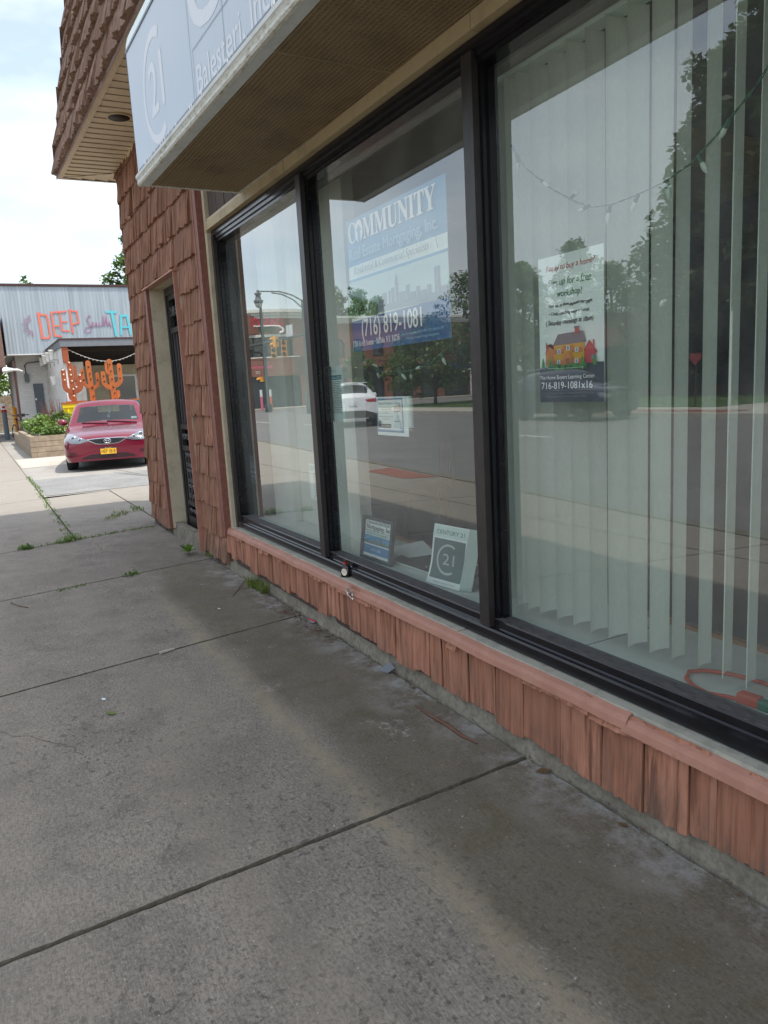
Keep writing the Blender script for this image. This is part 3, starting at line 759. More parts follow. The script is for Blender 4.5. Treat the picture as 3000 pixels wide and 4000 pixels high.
sf.add([(-8.7, 1.05, SZ-.004), (1.5, fy(1.5), SZ-.004), (1.5, fy(1.5)+.05, SZ-.004), (-8.66, 1.10, SZ-.004), (-8.66, 3.2, SZ-.004), (-8.7, 3.2, SZ-.004)], [(0, 1, 2, 3), (0, 3, 4, 5)])
a, b = V((-8.68, 1.07, SZ-.003)), V((-8.34, 1.59, SZ-.003)); e = (b-a).cross(ZZ).normalized()*.012
sf.poly([a-e, b-e, b+e, a+e])
sf.box(-8.34, 1.5, 1.570, 1.60, SZ-.03, SZ+.02)
sfo = sf.build('soffit', shop)
rl = MB().mat('soffit_vinyl'); rl.lathe((-6.73, 1.34, SZ-.006), [(.098, 0), (.098, .01), (.085, .011), (.085, .0)], 28)
rl.mat('light_hole'); rl.lathe((-6.73, 1.34, SZ-.004), [(.086, -.0005), (.086, -.0035), (.001, -.0036)], 28)
rl.build('recessed_light', sfo)
# --- mansard shakes
ms = MB().mat('shake_roof'); K = .17
un = V((1, .027, 0)).normalized(); upm = V((0, K, 1)).normalized(); nm = V((0, -1, K)).normalized()
upl = V((K, 0, 1)).normalized(); nl = V((-1, 0, K)).normalized()
zc = SZ+.025; i = 0
while zc < 6.3:
    hgt = (.262+.03)/upm.z; d = K*(zc-SZ)
    course(ms, V((-8.72+d, 1.045+d, zc)), un, nm, upm, -.03*(i % 2), 10.2, hgt, .045, .07, .19, rough=.009, jag=.021, top=.012, cw=.02)
    course(ms, V((-8.715+d, 1.03+d, zc)), YY, nl, upl, .02*(i % 2), 2.4, hgt, .05, .07, .17, rough=.009, jag=.026, top=.012, cw=.02)
    zc += .262; i += 1
mso = ms.build('mansard_roof', shop)
mb_ = MB().mat('dark_board')
mb_.add([(-8.70, 1.06, SZ+.005), (1.5, fy(1.5)+.01, SZ+.005), (1.5, fy(1.5)+.48, 6.3), (-8.24, 1.53, 6.3), (-8.70, 3.4, SZ+.005), (-8.24, 3.4, 6.3), (1.5, 3.4, 6.3)], [(0, 1, 2, 3), (4, 0, 3, 5), (3, 2, 6, 5)])
mb_.mat('roof_brown'); mb_.box(-8.7, 1.5, 1.635, 9, SZ+.03, SZ+.06)
mb_.add([(-8.705, 1.045, SZ-.012), (1.5, fy(1.5)-.005, SZ-.012), (1.5, fy(1.5)-.005, SZ+.02), (-8.705, 1.045, SZ+.02)], [(0, 1, 2, 3)])
mb_.build('roof_backing', shop)
# --- interior
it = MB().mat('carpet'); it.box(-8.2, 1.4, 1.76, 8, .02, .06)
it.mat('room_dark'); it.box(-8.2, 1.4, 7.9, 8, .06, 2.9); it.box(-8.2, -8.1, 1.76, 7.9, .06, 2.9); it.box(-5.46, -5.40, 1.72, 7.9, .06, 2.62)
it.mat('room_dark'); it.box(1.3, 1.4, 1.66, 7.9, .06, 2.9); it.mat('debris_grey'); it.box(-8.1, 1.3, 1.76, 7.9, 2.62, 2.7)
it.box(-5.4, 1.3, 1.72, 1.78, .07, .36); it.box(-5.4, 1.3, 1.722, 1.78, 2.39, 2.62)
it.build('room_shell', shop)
sh = MB().mat('shelf_white'); sh.box(-5.4, 1.3, 1.712, 2.18, .365, .40); sh.mat('chair_wood'); sh.box(-5.4, 1.3, 2.18, 2.21, .36, .415); sh.mat('room_dark'); sh.box(-5.4, 1.3, 2.17, 2.20, .07, .36)
sh.mat('ink_grey'); sh.box(-1.9, -1.894, 1.714, 2.17, .3995, .4008); sh.build('display_shelf', shop)
ip = MB().mat('interior_white'); ip.box(-5.39, -4.06, 1.99, 2.07, .402, 2.6); ip.box(-4.055, -3.98, 1.955, 2.03, .402, 2.6); ip.box(-5.39, -5.0, 1.93, 1.988, .402, 2.6); ip.build('partition', shop)
tbx = MB().mat('tan_board'); tbx.box(-4.2, -3.0, 3.4, 4.6, 2.42, 2.62); tbx.build('ceiling_duct', shop)

# ================================================================== SHOP SIGN
sign = thing('shop_sign', 'long faded blue grey box sign above the shop window with pale round 21 emblem', 'sign', (-4.58, .985, 2.525))
su = V((1, .027, 0)).normalized(); sn = V((.027, -1, 0)).normalized()   # local frame
L = 6.2; DP = .60
face = MB().mat('sign_face'); face.poly([ZZ*.055+su*.008, su*L+ZZ*.055, su*L+ZZ*.69, su*.008+ZZ*.69]); face.build('sign_face', sign)
cap = MB(); cap.mat('sign_top'); cap.smooth = True
prof = [(.002, .69)] + [(-.20*(1-math.cos(a)), .69+.20*math.sin(a)) for a in [math.pi/2*k/8 for k in range(1, 9)]] + [(-DP, .89)]
cap.add([su*.006 - sn*(-q)*1 + ZZ*z for q, z in prof] + [su*L - sn*(-q) + ZZ*z for q, z in prof], [(i, len(prof)+i, len(prof)+i+1, i+1) for i in range(len(prof)-1)])
cap.smooth = False
cap.mat('sign_face'); cap.poly([su*.006+sn*q+ZZ*z for q, z in [(0, .02)]+prof+[(-DP, .02)]])
cap.mat('seam_grey'); cap.add([su*0+sn*.004+ZZ*.684, su*L+sn*.004+ZZ*.684, su*L+sn*.004+ZZ*.697, su*0+sn*.004+ZZ*.697], [(0, 1, 2, 3)])
cap.build('sign_cabinet', sign)
rim = MB().mat('sign_rim')
pr = [(.006, .058), (.012, .050), (.013, .030), (.008, .018), (.010, .004), (.004, -.004), (-.010, -.006), (-.012, .0), (-.012, .05)]
rim.extrude(pr, ZZ*0, su*L, sn, ZZ)
rim.mat('sign_rim_clean'); rim.extrude([(-.0125, -.004), (-.0125, .03), (-.058, .03), (-.058, -.002)], su*.002, su*L, sn, ZZ)
rim.extrude([(.008, .052), (.016, .050), (.017, .034), (.012, .030)], su*-.001, su*L, sn, ZZ)
rim.mat('sign_rim'); rim.obox(su*-.004-sn*DP, su*.03, sn*(DP+.004), ZZ*.028); rim.obox(su*.03-sn*(DP), su*(L-.03), sn*.022, ZZ*.026-ZZ*.0)
rim.build('sign_trim', sign)
lip = MB().mat('seam_grey'); lip.add([su*.01+sn*.002+ZZ*.056, su*L+sn*.002+ZZ*.056, su*L+sn*.002+ZZ*.075, su*.01+sn*.002+ZZ*.075], [(0, 1, 2, 3)])
lip.mat('white_paint')
q = .02
while q < L:
    wq = rs.uniform(.004, .02)
    if rs.random() < .22: lip.poly([su*q+sn*.003+ZZ*.066, su*(q+wq)+sn*.003+ZZ*.066, su*(q+wq)+sn*.003+ZZ*.080, su*q+sn*.003+ZZ*.080])
    q += wq*1.5
lip.build('peeling_edge', sign)
gr = MB().mat('grille_dark'); gr.add([su*.03+sn*-.058+ZZ*.055, su*L+sn*-.058+ZZ*.055, su*L-sn*DP+ZZ*.055, su*.03-sn*DP+ZZ*.055], [(0, 1, 2, 3)])
gr.mat('grille_bronze')
k = 0
while .03+k*.020 < L-.02:
    gr.obox(su*(.03+k*.020)-sn*(DP-.023), su*.0045, sn*(DP-.082), ZZ*.018+su*.014); k += 1
for k in range(26):
    gr.obox(su*.031-sn*(.066+k*.020)-ZZ*.002, su*(L-.05), -sn*.0055, ZZ*.016)
gr.mat('grille_bronze')
for q in (.61, 1.88, 3.15, 4.42): gr.obox(su*q-sn*(DP-.022), su*.012, sn*(DP-.08), ZZ*-.003+ZZ*.0)
gr.build('underside_grille', sign)
lt = MB().mat('sign_letter')
def on(x, z, e=.0008): return su*x+sn*e+ZZ*z
def arc(cx, cz, r0_, r1_, a0, a1, n=40, ex=1.0):
    for i in range(n):
        p, q = lerp(a0, a1, i/n), lerp(a0, a1, (i+1)/n)
        # thinner at the back of the letter, wide at the tips
        def rr(a): return lerp(r0_, r1_-.020, .5) if False else r0_ + (.018*(1-abs((a-math.pi)/2.3)**2.0) if abs(a-math.pi) < 2.3 else 0)
        lt.poly([on(cx+rr(p)*math.cos(p)*ex, cz+rr(p)*math.sin(p)), on(cx+r1_*math.cos(p)*ex, cz+r1_*math.sin(p)), on(cx+r1_*math.cos(q)*ex, cz+r1_*math.sin(q)), on(cx+rr(q)*math.cos(q)*ex, cz+rr(q)*math.sin(q))])
arc(.545, .335, .205, .258, math.radians(62), math.radians(298))
lt.text('21', on(.425, .222), su, ZZ, .345, .25, bold=.007)
lt.text('CENTURY 21', on(1.165, .295), su, ZZ, .50, 3.6, bold=.010)
lt.text('Balesteri, Inc.', on(1.19, .075), su, ZZ, .165, .86, bold=.002)
lt.build('lettering', sign)
se = MB().mat('seam_grey')
for q in (1.13, 1.56, 3.1, 4.6): se.poly([on(q, .078, .0015), on(q+.003, .078, .0015), on(q+.003, .68, .0015), on(q, .68, .0015)])
se.poly([on(1.16, .262, .0025), on(4.0, .262, .0025), on(4.0, .265, .0025), on(1.16, .265, .0025)])
se.poly([on(1.16, .05, .0024), on(1.1626, .05, .0024), on(1.1626, .265, .0024), on(1.16, .265, .0024)])
se.build('panel_seam', sign)

# ================================================================== IN THE WINDOW
def sheet(mb, x0, x1, z0, z1, y, th=.0012): mb.box(x0, x1, y, y+th, z0, z1)
class Page:
    """prints on a flat sheet: unit square mapped to x0..x1, z0..z1 just in front of plane y"""
    def __init__(s, mb, x0, x1, z0, z1, y): s.mb, s.x0, s.w, s.z0, s.h, s.y = mb, x0, x1-x0, z0, z1-z0, y; s.k = 0
    def P(s, a, b): return V((s.x0+a*s.w, s.y-.0004-s.k*.00025, s.z0+b*s.h))
    def poly(s, mat, pts): s.mb.mat(mat); s.k += 1; s.mb.poly([s.P(*p) for p in pts])
    def rect(s, mat, a0, b0, a1, b1): s.poly(mat, [(a0, b0), (a1, b0), (a1, b1), (a0, b1)])
    def text(s, mat, body, a, b, size, width, shear=0, slope=0, warp=None, bold=0):
        s.k += 1; s.mb.mat(mat)
        s.mb.text(body, s.P(a, b), (XX+ZZ*slope), ZZ, size*s.h, width*s.w, shear, False, warp, bold=bold)
# --- big banner
bn = MB().mat('banner_pale'); bx0, bx1, bz0, bz1, by = -3.465, -2.58, 1.51, 2.135, 1.722
sheet(bn, bx0, bx1, bz0, bz1, by); pg = Page(bn, bx0, bx1, bz0, bz1, by)
pg.rect('banner_sky', 0, .652, 1, 1); pg.rect('paper_white', 0, .555, 1, .652); pg.rect('banner_sky', 0, .535, 1, .555)
pg.rect('banner_pale', 0, .27, 1, .535); pg.rect('banner_deep', 0, 0, 1, .255)
pg.poly('paper_white', [(0, .235), (0, .262), (.25, .272), (.6, .268), (1, .285), (1, .262), (.5, .25)])
rb = random.Random(5)
for a0, w_, h_ in ((.33, .035, .10), (.37, .05, .115), (.44, .02, .12), (.47, .03, .135), (.515, .028, .16), (.55, .06, .09), (.62, .035, .125), (.66, .05, .07), (.72, .03, .10), (.76, .05, .065), (.82, .03, .09), (.885, .045, .19), (.94, .05, .06)):
    pg.rect('banner_lilac', a0, .26, a0+w_, .275+h_)
pg.poly('banner_lilac', [(.515, .43), (.543, .43), (.536, .475), (.529, .50), (.522, .475)])
pg.rect('banner_lilac', .3, .26, 1, .305)
for i in range(90):
    a = rb.uniform(0, .31); b = .27+rb.uniform(0, .15)*(1-a/.42); q = .018
    pg.k = 40 + i % 6; pg.poly('foliage_print', [(a-q, b), (a, b-q*1.5), (a+q, b), (a+q*.4, b+q*2)])
pg.k = 60
pg.text('paper_white', serif('C'), .05, .815, .215, .085, bold=.001); pg.text('paper_white', serif('MMUNITY'), .225, .815, .215, .715, bold=.001)
def ell(cx, cy, rx, ry, n=22): return [(cx+rx*math.cos(2*math.pi*k/n), cy+ry*math.sin(2*math.pi*k/n)) for k in range(n)]
pg.poly('paper_white', ell(.178, .885, .046, .082)); pg.poly('banner_sky', [(.162, .805), (.162, .885), (.148, .885), (.178, .935), (.208, .885), (.194, .885), (.194, .805)])
pg.text('banner_word', 'Real Estate Mortgaging, Inc.', .05, .69, .115, .90, bold=.0018)
pg.text('ink_grey', serif('Residential & Commercial Specialists', False, True), .09, .58, .075, .78)
pg.text('paper_white', '(716) 819-1081', .15, .105, .185, .63, bold=.0015)
pg.text('paper_white', serif('1706 Hertel Avenue \u2022 Buffalo, N.Y. 14216'), .03, .035, .062, .53)
pg.text('banner_word', 'Registered Mortgage Broker NEW YORK STATE BANKING DEPT', .585, .062, .026, .39); pg.text('banner_word', 'Financing arranged through third parties', .63, .03, .024, .30)
pg.text('ink_grey', '\\', .93, .57, .12, .02)
tag(bn.build('banner_poster'), 'large blue and white banner reading COMMUNITY taped inside the middle window pane', 'poster')
# --- home buyers poster
rp_ = MB().mat('paper_cool'); hx0, hx1, hz0, hz1, hy = -2.042, -1.742, 1.25, 1.722, 1.722
sheet(rp_, hx0, hx1, hz0, hz1, hy); pg = Page(rp_, hx0, hx1, hz0, hz1, hy)
pg.rect('paper_white', .0, .255, 1, 1)
wob_ = lambda q: .0014*math.sin(q*95)
pg.text('ink_red', 'Ready to buy a home?', .13, .90, .058, .74, .12, 0, wob_, .0004)
pg.text('ink_green', 'Sign up for a free', .16, .80, .062, .66, .12, 0, wob_, .0004); pg.rect('ink_green', .66, .792, .84, .799)
pg.text('ink_green', 'workshop!', .30, .72, .062, .38, .12, 0, wob_, .0004)
pg.text('ink_black', '\u2022 Low and no down payment mortgages', .155, .655, .032, .68, .1, 0, wob_, .0004)
pg.text('ink_black', '\u2022 Credit coaching once a month', .17, .60, .032, .62, .1, 0, wob_, .0004)
pg.text('ink_black', '( Saturday mornings at 10am)', .12, .535, .046, .73, .1, 0, wob_, .0004)
pg.rect('navy_panel', 0, 0, 1, .235); pg.poly('navy_panel', [(0, .235), (1, .235), (1, .262), (.7, .262), (.4, .24), (.1, .245), (0, .24)])
def house(mat, roof, x, y, w_, h_, rh, win):
    pg.poly(mat, [(x, y), (x+w_, y), (x+w_, y+h_), (x, y+h_)])
    pg.poly(roof, [(x-.04*w_, y+h_*.96), (x+w_*1.06, y+h_*.99), (x+w_*.97, y+h_+rh), (x+.14*w_, y+h_+rh*.9)])
    for a, b in win:
        q = .05*w_/.46; pg.rect('shutter_print', x+a*w_-q*1.1, y+b*h_, x+a*w_+q*2.1, y+b*h_+.19*h_); pg.rect('paper_white', x+a*w_, y+b*h_, x+a*w_+q, y+b*h_+.19*h_); pg.rect('pane_print', x+a*w_+q*.2, y+b*h_+.02*h_, x+a*w_+q*.8, y+b*h_+.17*h_)
pg.poly('house_orange', [(.11, .26), (.27, .26), (.27, .36), (.20, .41), (.11, .35)]); pg.poly('house_red', [(.10, .335), (.13, .40), (.24, .40), (.27, .36), (.20, .41)]); pg.rect('house_red', .115, .38, .13, .42)
pg.poly('house_red', [(.72, .26), (.89, .26), (.89, .335), (.80, .40), (.72, .35)]); pg.poly('ink_red', [(.70, .34), (.80, .41), (.91, .33), (.90, .32), (.80, .395), (.71, .33)]); pg.rect('house_red', .85, .36, .87, .41); pg.rect('pane_print', .83, .285, .87, .31)
house('house_gold', 'roof_print', .255, .235, .47, .165, .075, [(.12, .60), (.43, .72), (.72, .62), (.12, .14), (.72, .16)])
pg.rect('house_red', .60, .46, .655, .50); pg.rect('roof_print', .59, .497, .665, .508)
pg.rect('shutter_print', .42, .235, .55, .305); pg.poly('house_orange', [(.40, .30), (.57, .30), (.485, .352)]); pg.rect('chair_wood', .465, .237, .51, .30)
for i in range(60):
    a = rb.uniform(.2, .78); b = .225+rb.uniform(0, .022); pg.k = 50+i % 5; pg.poly('lawn_print', [(a-.025, b), (a+.025, b-.004), (a+.012, b+.022), (a-.012, b+.02)])
for a in (.11, .225, .73, .91): pg.k = 60; pg.poly('lawn_print', [(a-.025, .245), (a+.03, .245), (a+.02, .29), (a, .315), (a-.015, .29)])
pg.k = 70
pg.text('paper_white', 'The Home Buyers Learning Center', .06, .162, .038, .86); pg.text('paper_white', '716-819-1081x16', .09, .095, .068, .80)
pg.rect('ink_grey', .26, .083, .9, .085)
pg.text('ink_grey', 'Sponsored by: Mortgage INC. Registered Mortgage Broker NYS Banking Dept', .07, .06, .018, .84); pg.text('ink_grey', 'Mortgage Arranged Through Third Parties, Reg Broker #30925', .16, .037, .018, .64)
tag(rp_.build('home_buyer_poster'), 'white poster with a drawn yellow house over a navy strip, taped before the blinds', 'poster')
# --- notice and certificate
nb = MB().mat('paper_cool'); sheet(nb, -3.83, -3.612, 1.157, 1.452, 1.7215); pg = Page(nb, -3.83, -3.612, 1.157, 1.452, 1.7215)
pg.rect('ink_teal', .1, .755, .9, .835); pg.text('paper_white', 'FAIR HOUSING NOTICE', .14, .77, .06, .72)
pg.text('ink_grey', 'NEW YORK STATE', .3, .90, .03, .3)
for i in range(19):
    b = .715-i*.031; pg.rect('ink_grey', .1, b, .1+rb.uniform(.62, .82), b+.009)
tag(nb.build('notice_sheet'), 'tall pale notice sheet with a teal title bar at left of the middle pane', 'notice')
ce = MB().mat('paper_white'); sheet(ce, -3.257, -2.958, 1.10, 1.283, 1.7215); pg = Page(ce, -3.257, -2.958, 1.10, 1.283, 1.7215)
n = 22
for i in range(n):
    a = .03+.82*i/n; d = .82/n
    for b, s_ in ((.95, -1), (.10, 1)): pg.k = 1; pg.poly('ink_blue', [(a, b), (a+d, b), (a+d*.5, b+s_*.07)])
for i in range(14):
    b = .10+.85*i/14; d = .85/14
    for a, s_ in ((.03, 1), (.85, -1)): pg.k = 2; pg.poly('ink_blue', [(a, b), (a+s_*.03, b+d*.5), (a, b+d)])
pg.k = 3
for r_ in ((.03, .93, .86, .955), (.03, .09, .86, .115), (.018, .09, .034, .955), (.846, .09, .862, .955)): pg.rect('ink_blue', *r_)
pg.text('ink_teal', serif('Property Evaluation Certificate'), .08, .80, .11, .72)
pg.text('ink_black', 'FREE EVALUATION', .17, .655, .055, .33)
for b, a0, a1 in ((.72, .10, .50), (.58, .22, .42), (.48, .1, .55), (.42, .2, .45)): pg.rect('ink_grey', a0, b, a1, b+.009)
pg.poly('ink_red', [(.615, .60), (.80, .66), (.785, .80), (.60, .74)]); pg.poly('paper_white', [(.627, .618), (.787, .67), (.775, .782), (.613, .728)]); pg.text('ink_red', 'FREE', .632, .645, .10, .135, 0, .2)
pg.poly('ink_black', [(.075, .2), (.155, .2), (.155, .33), (.165, .33), (.115, .42), (.065, .33), (.075, .33)]); pg.rect('ink_black', .17, .26, .48, .30); pg.rect('ink_black', .17, .20, .48, .235)
pg.poly('banner_pale', [(.57, .20), (.80, .20), (.77, .40), (.73, .42), (.71, .58), (.66, .56), (.65, .42), (.60, .40)]); pg.rect('ink_grey', .60, .36, .77, .385)
pg.poly('ink_blue', ell(.80, .17, .028, .045)); pg.poly('paper_white', ell(.80, .17, .018, .03))
# its right edge curls away from the glass
ce.mat('paper_cool'); cv = [(-2.958+.012*math.sin(a), 1.7222+.014*(1-math.cos(a))) for a in [math.pi*k/10 for k in range(8)]]
ce.extrude(cv, (0, 0, 1.14), (0, 0, 1.283), XX, YY, False)
tag(ce.build('certificate_sheet'), 'white certificate sheet with a blue scalloped border and red FREE stamp', 'notice')
pp = MB().mat('paper_white'); sheet(pp, -4.17, -3.94, .685, .90, 1.7215); pg = Page(pp, -4.17, -3.94, .685, .90, 1.7215)
pg.poly('banner_pale', [(.03, .80), (.95, .86), (.9, .97), (.04, .95)])
for i in range(9): pg.rect('ink_grey', .3, .12+i*.075, .3+rb.uniform(.2, .6), .145+i*.075)
pg.text('ink_black', '5', .28, .04, .09, .05)
tag(pp.build('paper_flyer'), 'white printed flyer low in the left pane, partly behind the first mullion', 'flyer')
sp_ = MB().mat('navy_panel'); sheet(sp_, -5.29, -5.135, .685, .885, 1.7215); pg = Page(sp_, -5.29, -5.135, .685, .885, 1.7215)
for a in range(12): pg.rect('ink_grey', .12+a*.06, .55, .16+a*.06, .60+rb.uniform(.05, .3))
pg.text('banner_word', 'RESTAURANT', .1, .38, .12, .8); pg.text('banner_word', 'ROW', .35, .22, .12, .3)
tag(sp_.build('window_sticker'), 'small dark skyline sticker low in the left corner of the window', 'sticker')
# --- framed print and folded stand on the shelf
fr = thing('framed_print', 'dark framed mortgage print standing on the window shelf', 'picture', (-3.68, 1.80, .402), math.radians(2))
f1 = MB().mat('frame_charcoal'); u_ = XX; v_ = V((0, .16, 1)).normalized(); n_ = V((0, -1, .16)).normalized(); W_, H_ = .325, .235
for a, b, cw_, ch in ((0, 0, W_, .018), (0, H_-.018, W_, .018), (0, .018, .02, H_-.036), (W_-.02, .018, .02, H_-.036)): f1.obox(u_*a+v_*b, u_*cw_, v_*ch, n_*.016)
f1.obox(u_*0-n_*.004, u_*W_, v_*H_, n_*.004); f1.build('frame', fr)
f2 = MB().mat('paper_white'); o_ = n_*.003
def fp(a, b, k=1): return u_*(.02+a*(W_-.04))+v_*(.018+b*(H_-.036))+n_*(.003+.0006*k)
def frect(mat, a0, b0, a1, b1, k=1): f2.mat(mat); f2.poly([fp(a0, b0, k), fp(a1, b0, k), fp(a1, b1, k), fp(a0, b1, k)])
frect('paper_white', 0, 0, 1, 1, 0); frect('ink_grey', 0, .695, 1, .71); frect('banner_pale', 0, .57, 1, .69); frect('ink_grey', 0, .56, 1, .57); frect('banner_sky', 0, .34, 1, .56); frect('ink_blue', 0, .07, 1, .31)
for a, h_ in ((.05, .06), (.15, .05), (.25, .04), (.35, .09), (.45, .07), (.57, .15), (.63, .06), (.72, .08), (.84, .05)): frect('ink_grey', a, .34, a+.09, .38+h_, 2)
f2.mat('ink_grey'); f2.text(serif('Community Real Estate'), fp(.06, .89, 2), u_, v_, .024, .24); f2.mat('ink_black'); f2.text(serif('Mortgaging, Inc.'), fp(.05, .745, 2), u_, v_, .036, .262)
f2.mat('banner_pale'); f2.text('819-1081', fp(.3, .16, 2), u_, v_, .02, .1); f2.mat('ink_grey'); f2.text('Residential Commercial Specialists', fp(.08, .61, 2), u_, v_, .014, .22)
f2.build('print', fr)
c21 = thing('display_card', 'white and slate folded card with round 21 emblem standing on the shelf', 'display card', (-2.985, 1.80, .402), math.radians(7))
f1 = MB(); W_, H_ = .245, .285; v_ = V((.05, .12, 1)).normalized(); n_ = V((0, -1, .12)).normalized()
cv = [(0, 0), (.1, -.002), (.5, .004), (1, 0)]
def cp(a, b, k=0):
    bend = .012*math.sin(b*math.pi*1.3)*(1-b)
    return u_*(a*W_+.02*(b)) + v_*(b*H_) + n_*(.0005*k - bend*1.0 + .012*(1-b)**3)
f1.mat('paper_white'); f1.smooth = True
nn = 10; f1.add([cp(a, b/nn) for b in range(nn+1) for a in (0, 1)]+[cp(a, b/nn, -3) for b in range(nn+1) for a in (0, 1)], [(2*i, 2*i+1, 2*i+3, 2*i+2) for i in range(nn)]+[(22+2*i, 22+2*i+2, 22+2*i+3, 22+2*i+1) for i in range(nn)])
f1.mat('panel_slate'); f1.add([cp(a, .10+.67*b/nn, 1) for b in range(nn+1) for a in (.05, .95)], [(2*i, 2*i+1, 2*i+3, 2*i+2) for i in range(nn)])
f1.mat('paper_cool'); f1.add([cp(a, .80+.18*b/nn, 1) for b in range(nn+1) for a in (.0, .98)], [(2*i, 2*i+1, 2*i+3, 2*i+2) for i in range(nn)])
f1.smooth = False
f1.mat('panel_slate'); f1.text('CENTURY 21', cp(.10, .85, 3), u_, v_, .028, .195)
f1.mat('logo_pale')
for i in range(30):
    p, q = [math.radians(lerp(58, 302, (i+k)/30)) for k in (0, 1)]
    f1.poly([cp(.5+.33*r_*math.cos(a), .44+.255*r_*math.sin(a), 3) for a, r_ in ((p, .86), (p, 1), (q, 1), (q, .86))])
f1.text('21', cp(.36, .35, 4), u_, v_, .075, .08)
f1.mat('ink_grey'); f1.text('CENTURY 21 Balesteri, Inc. Realtors', cp(.2, .04, 2), u_, v_, .009, .15)
f1.build('front_panel', c21)
f3 = MB().mat('logo_pale'); f3.add([cp(.99, 0), cp(.99, 1), cp(.99, 1)+V((.05, .03, -.005)), cp(.99, 0)+V((.05, .03, 0))], [(0, 1, 2, 3)]); f3.build('back_panel', c21)
bk = MB().mat('room_dark'); bk.obox((-3.45, 1.86, .4015), V((.62, .02, 0)), V((-.10, .24, 0)), ZZ*.018); bk.mat('logo_pale'); bk.obox((-3.452, 1.856, .4045), V((.62, .02, 0)), V((0, .004, 0)), ZZ*.010)
bk.text('C21', V((-3.18, 1.90, .4205)), XX, V((-.3, 1, 0)).normalized(), .05, .12)
tag(bk.build('binder'), 'dark flat binder lying on the shelf behind the display card', 'binder')
st_ = MB().mat('paper_white'); st_.obox((-3.75, 1.93, .4015), V((.36, -.02, 0)), V((.06, .2, 0)), ZZ*.014)
st_.add([(-3.70, 1.95, .418), (-3.40, 1.94, .418), (-3.38, 2.10, .422), (-3.56, 2.13, .462), (-3.70, 2.12, .425)], [(0, 1, 3), (1, 2, 3), (0, 3, 4)])
tag(st_.build('paper_stack'), 'loose stack of white papers on the shelf behind the framed print', 'papers')
# --- vertical blind in the right pane
vb = thing('vertical_blind', 'pale green grey vertical blind hanging behind the right hand pane', 'blind', (-2.36, 1.82, 2.40))
hrl = MB().mat('paper_cool'); hrl.box(-.02, 3.1, -.03, .03, -.02, .03); hrl.build('head_rail', vb)
VX = [-2.34, -2.27, -2.205, -2.135, -2.04, -1.955, -1.87, -1.785, -1.70, -1.61, -1.525, -1.43, -1.345, -1.27, -1.185, -1.10, -1.015, -.93, -.845]
VA = [92, 91, 93, 92, 90, 92, 95, 89, 90, 90, 105, 104, 112.5, 110.5, 98.5, 100, 97, 102, 100]
for i, (x_, a_) in enumerate(zip(VX, VA)):
    a = math.radians(a_); x = x_+2.36+.0445*math.cos(a); z0 = -1.945+rs.uniform(-.006, .006)
    vn = MB().mat('vane_fabric'); vn.smooth = True; d_ = V((math.cos(a), math.sin(a), 0)); e_ = V((-d_.y, d_.x, 0)); pts = []
    for k in range(7):
        q = k/6-.5; pts.append(d_*(q*.089)+e_*(.012*(1-(2*q)**2)))
    vs_ = [V((x, -.0, -.02))+p for p in pts]+[V((x, -.0, z0))+p for p in pts]
    vn.add(vs_, [(k, k+1, 8+k, 7+k) for k in range(6)]); vn.build('vane', vb)
# --- string lights
def bulb(mb, p, d):
    d = V(d).normalized(); mb.mat('wire_green'); mb.lathe(p, [(.0055, 0), (.0062, .022)], 8, d); mb.mat('bulb_clear'); mb.lathe(V(p)+d*.022, [(.0058, 0), (.0078, .010), (.0065, .022), (.002, .032)], 10, d)
def lights(name, label, pts, group=None, nb_=9):
    mb = MB().mat('wire_green'); P = []
    for i in range(len(pts)-1):
        for k in range(8): P.append(V(pts[i]).lerp(V(pts[i+1]), k/8))
    P.append(V(pts[-1]))
    mb.tube([p+V((.0025*math.sin(i*1.1), .0025*math.cos(i*1.1), 0)) for i, p in enumerate(P)], .0016, 5); mb.tube([p-V((.0025*math.sin(i*1.1), .0025*math.cos(i*1.1), 0)) for i, p in enumerate(P)], .0016, 5)
    for i in range(nb_):
        p = P[int((i+.5)*len(P)/nb_)]; bulb(mb, p, (rs.uniform(-.9, .9), rs.uniform(-.1, .3), rs.uniform(-1, .25)))
    return tag(mb.build(name), label, 'string lights', group)
yl = 1.745
lights('string_lights', 'green wired string of clear bulbs drooping across the right hand pane', [(x, yl, z) for x, z in ((-2.2, 2.13), (-2.13, 2.04), (-2.0, 1.94), (-1.88, 1.87), (-1.81, 1.84), (-1.73, 1.83), (-1.63, 1.835), (-1.54, 1.845), (-1.45, 1.87), (-1.36, 1.925), (-1.26, 2.0), (-1.15, 2.12), (-1.0, 2.3))], nb_=11)
lights('string_lights', 'green wired string of clear bulbs hanging under the COMMUNITY banner', [(x, yl, z) for x, z in ((-3.42, 1.50), (-3.38, 1.46), (-3.33, 1.44), (-3.22, 1.40), (-3.12, 1.40), (-2.99, 1.395), (-2.9, 1.40), (-2.78, 1.42), (-2.62, 1.49))], nb_=8)
co = MB().mat('cord_orange')
cz_ = .409
co.tube([(-1.25, 1.80, cz_+.003), (-1.33, 1.785, cz_), (-1.38, 1.76, cz_), (-1.44, 1.77, cz_), (-1.49, 1.80, cz_), (-1.52, 1.85, cz_), (-1.50, 1.89, cz_), (-1.45, 1.925, cz_), (-1.38, 1.945, cz_), (-1.28, 1.95, cz_), (-1.1, 1.98, cz_)], .0065, 8)
co.obox((-1.305, 1.782, .402), (.062, .006, 0), (-.003, .032, 0), (0, 0, .03)); co.mat('plug_green'); co.obox((-1.243, 1.786, .4025), (.055, .006, 0), (-.003, .028, 0), (0, 0, .026))
tag(co.build('extension_cord', bevel=.003), 'orange extension cord looped on the shelf with a green plug', 'extension cord')
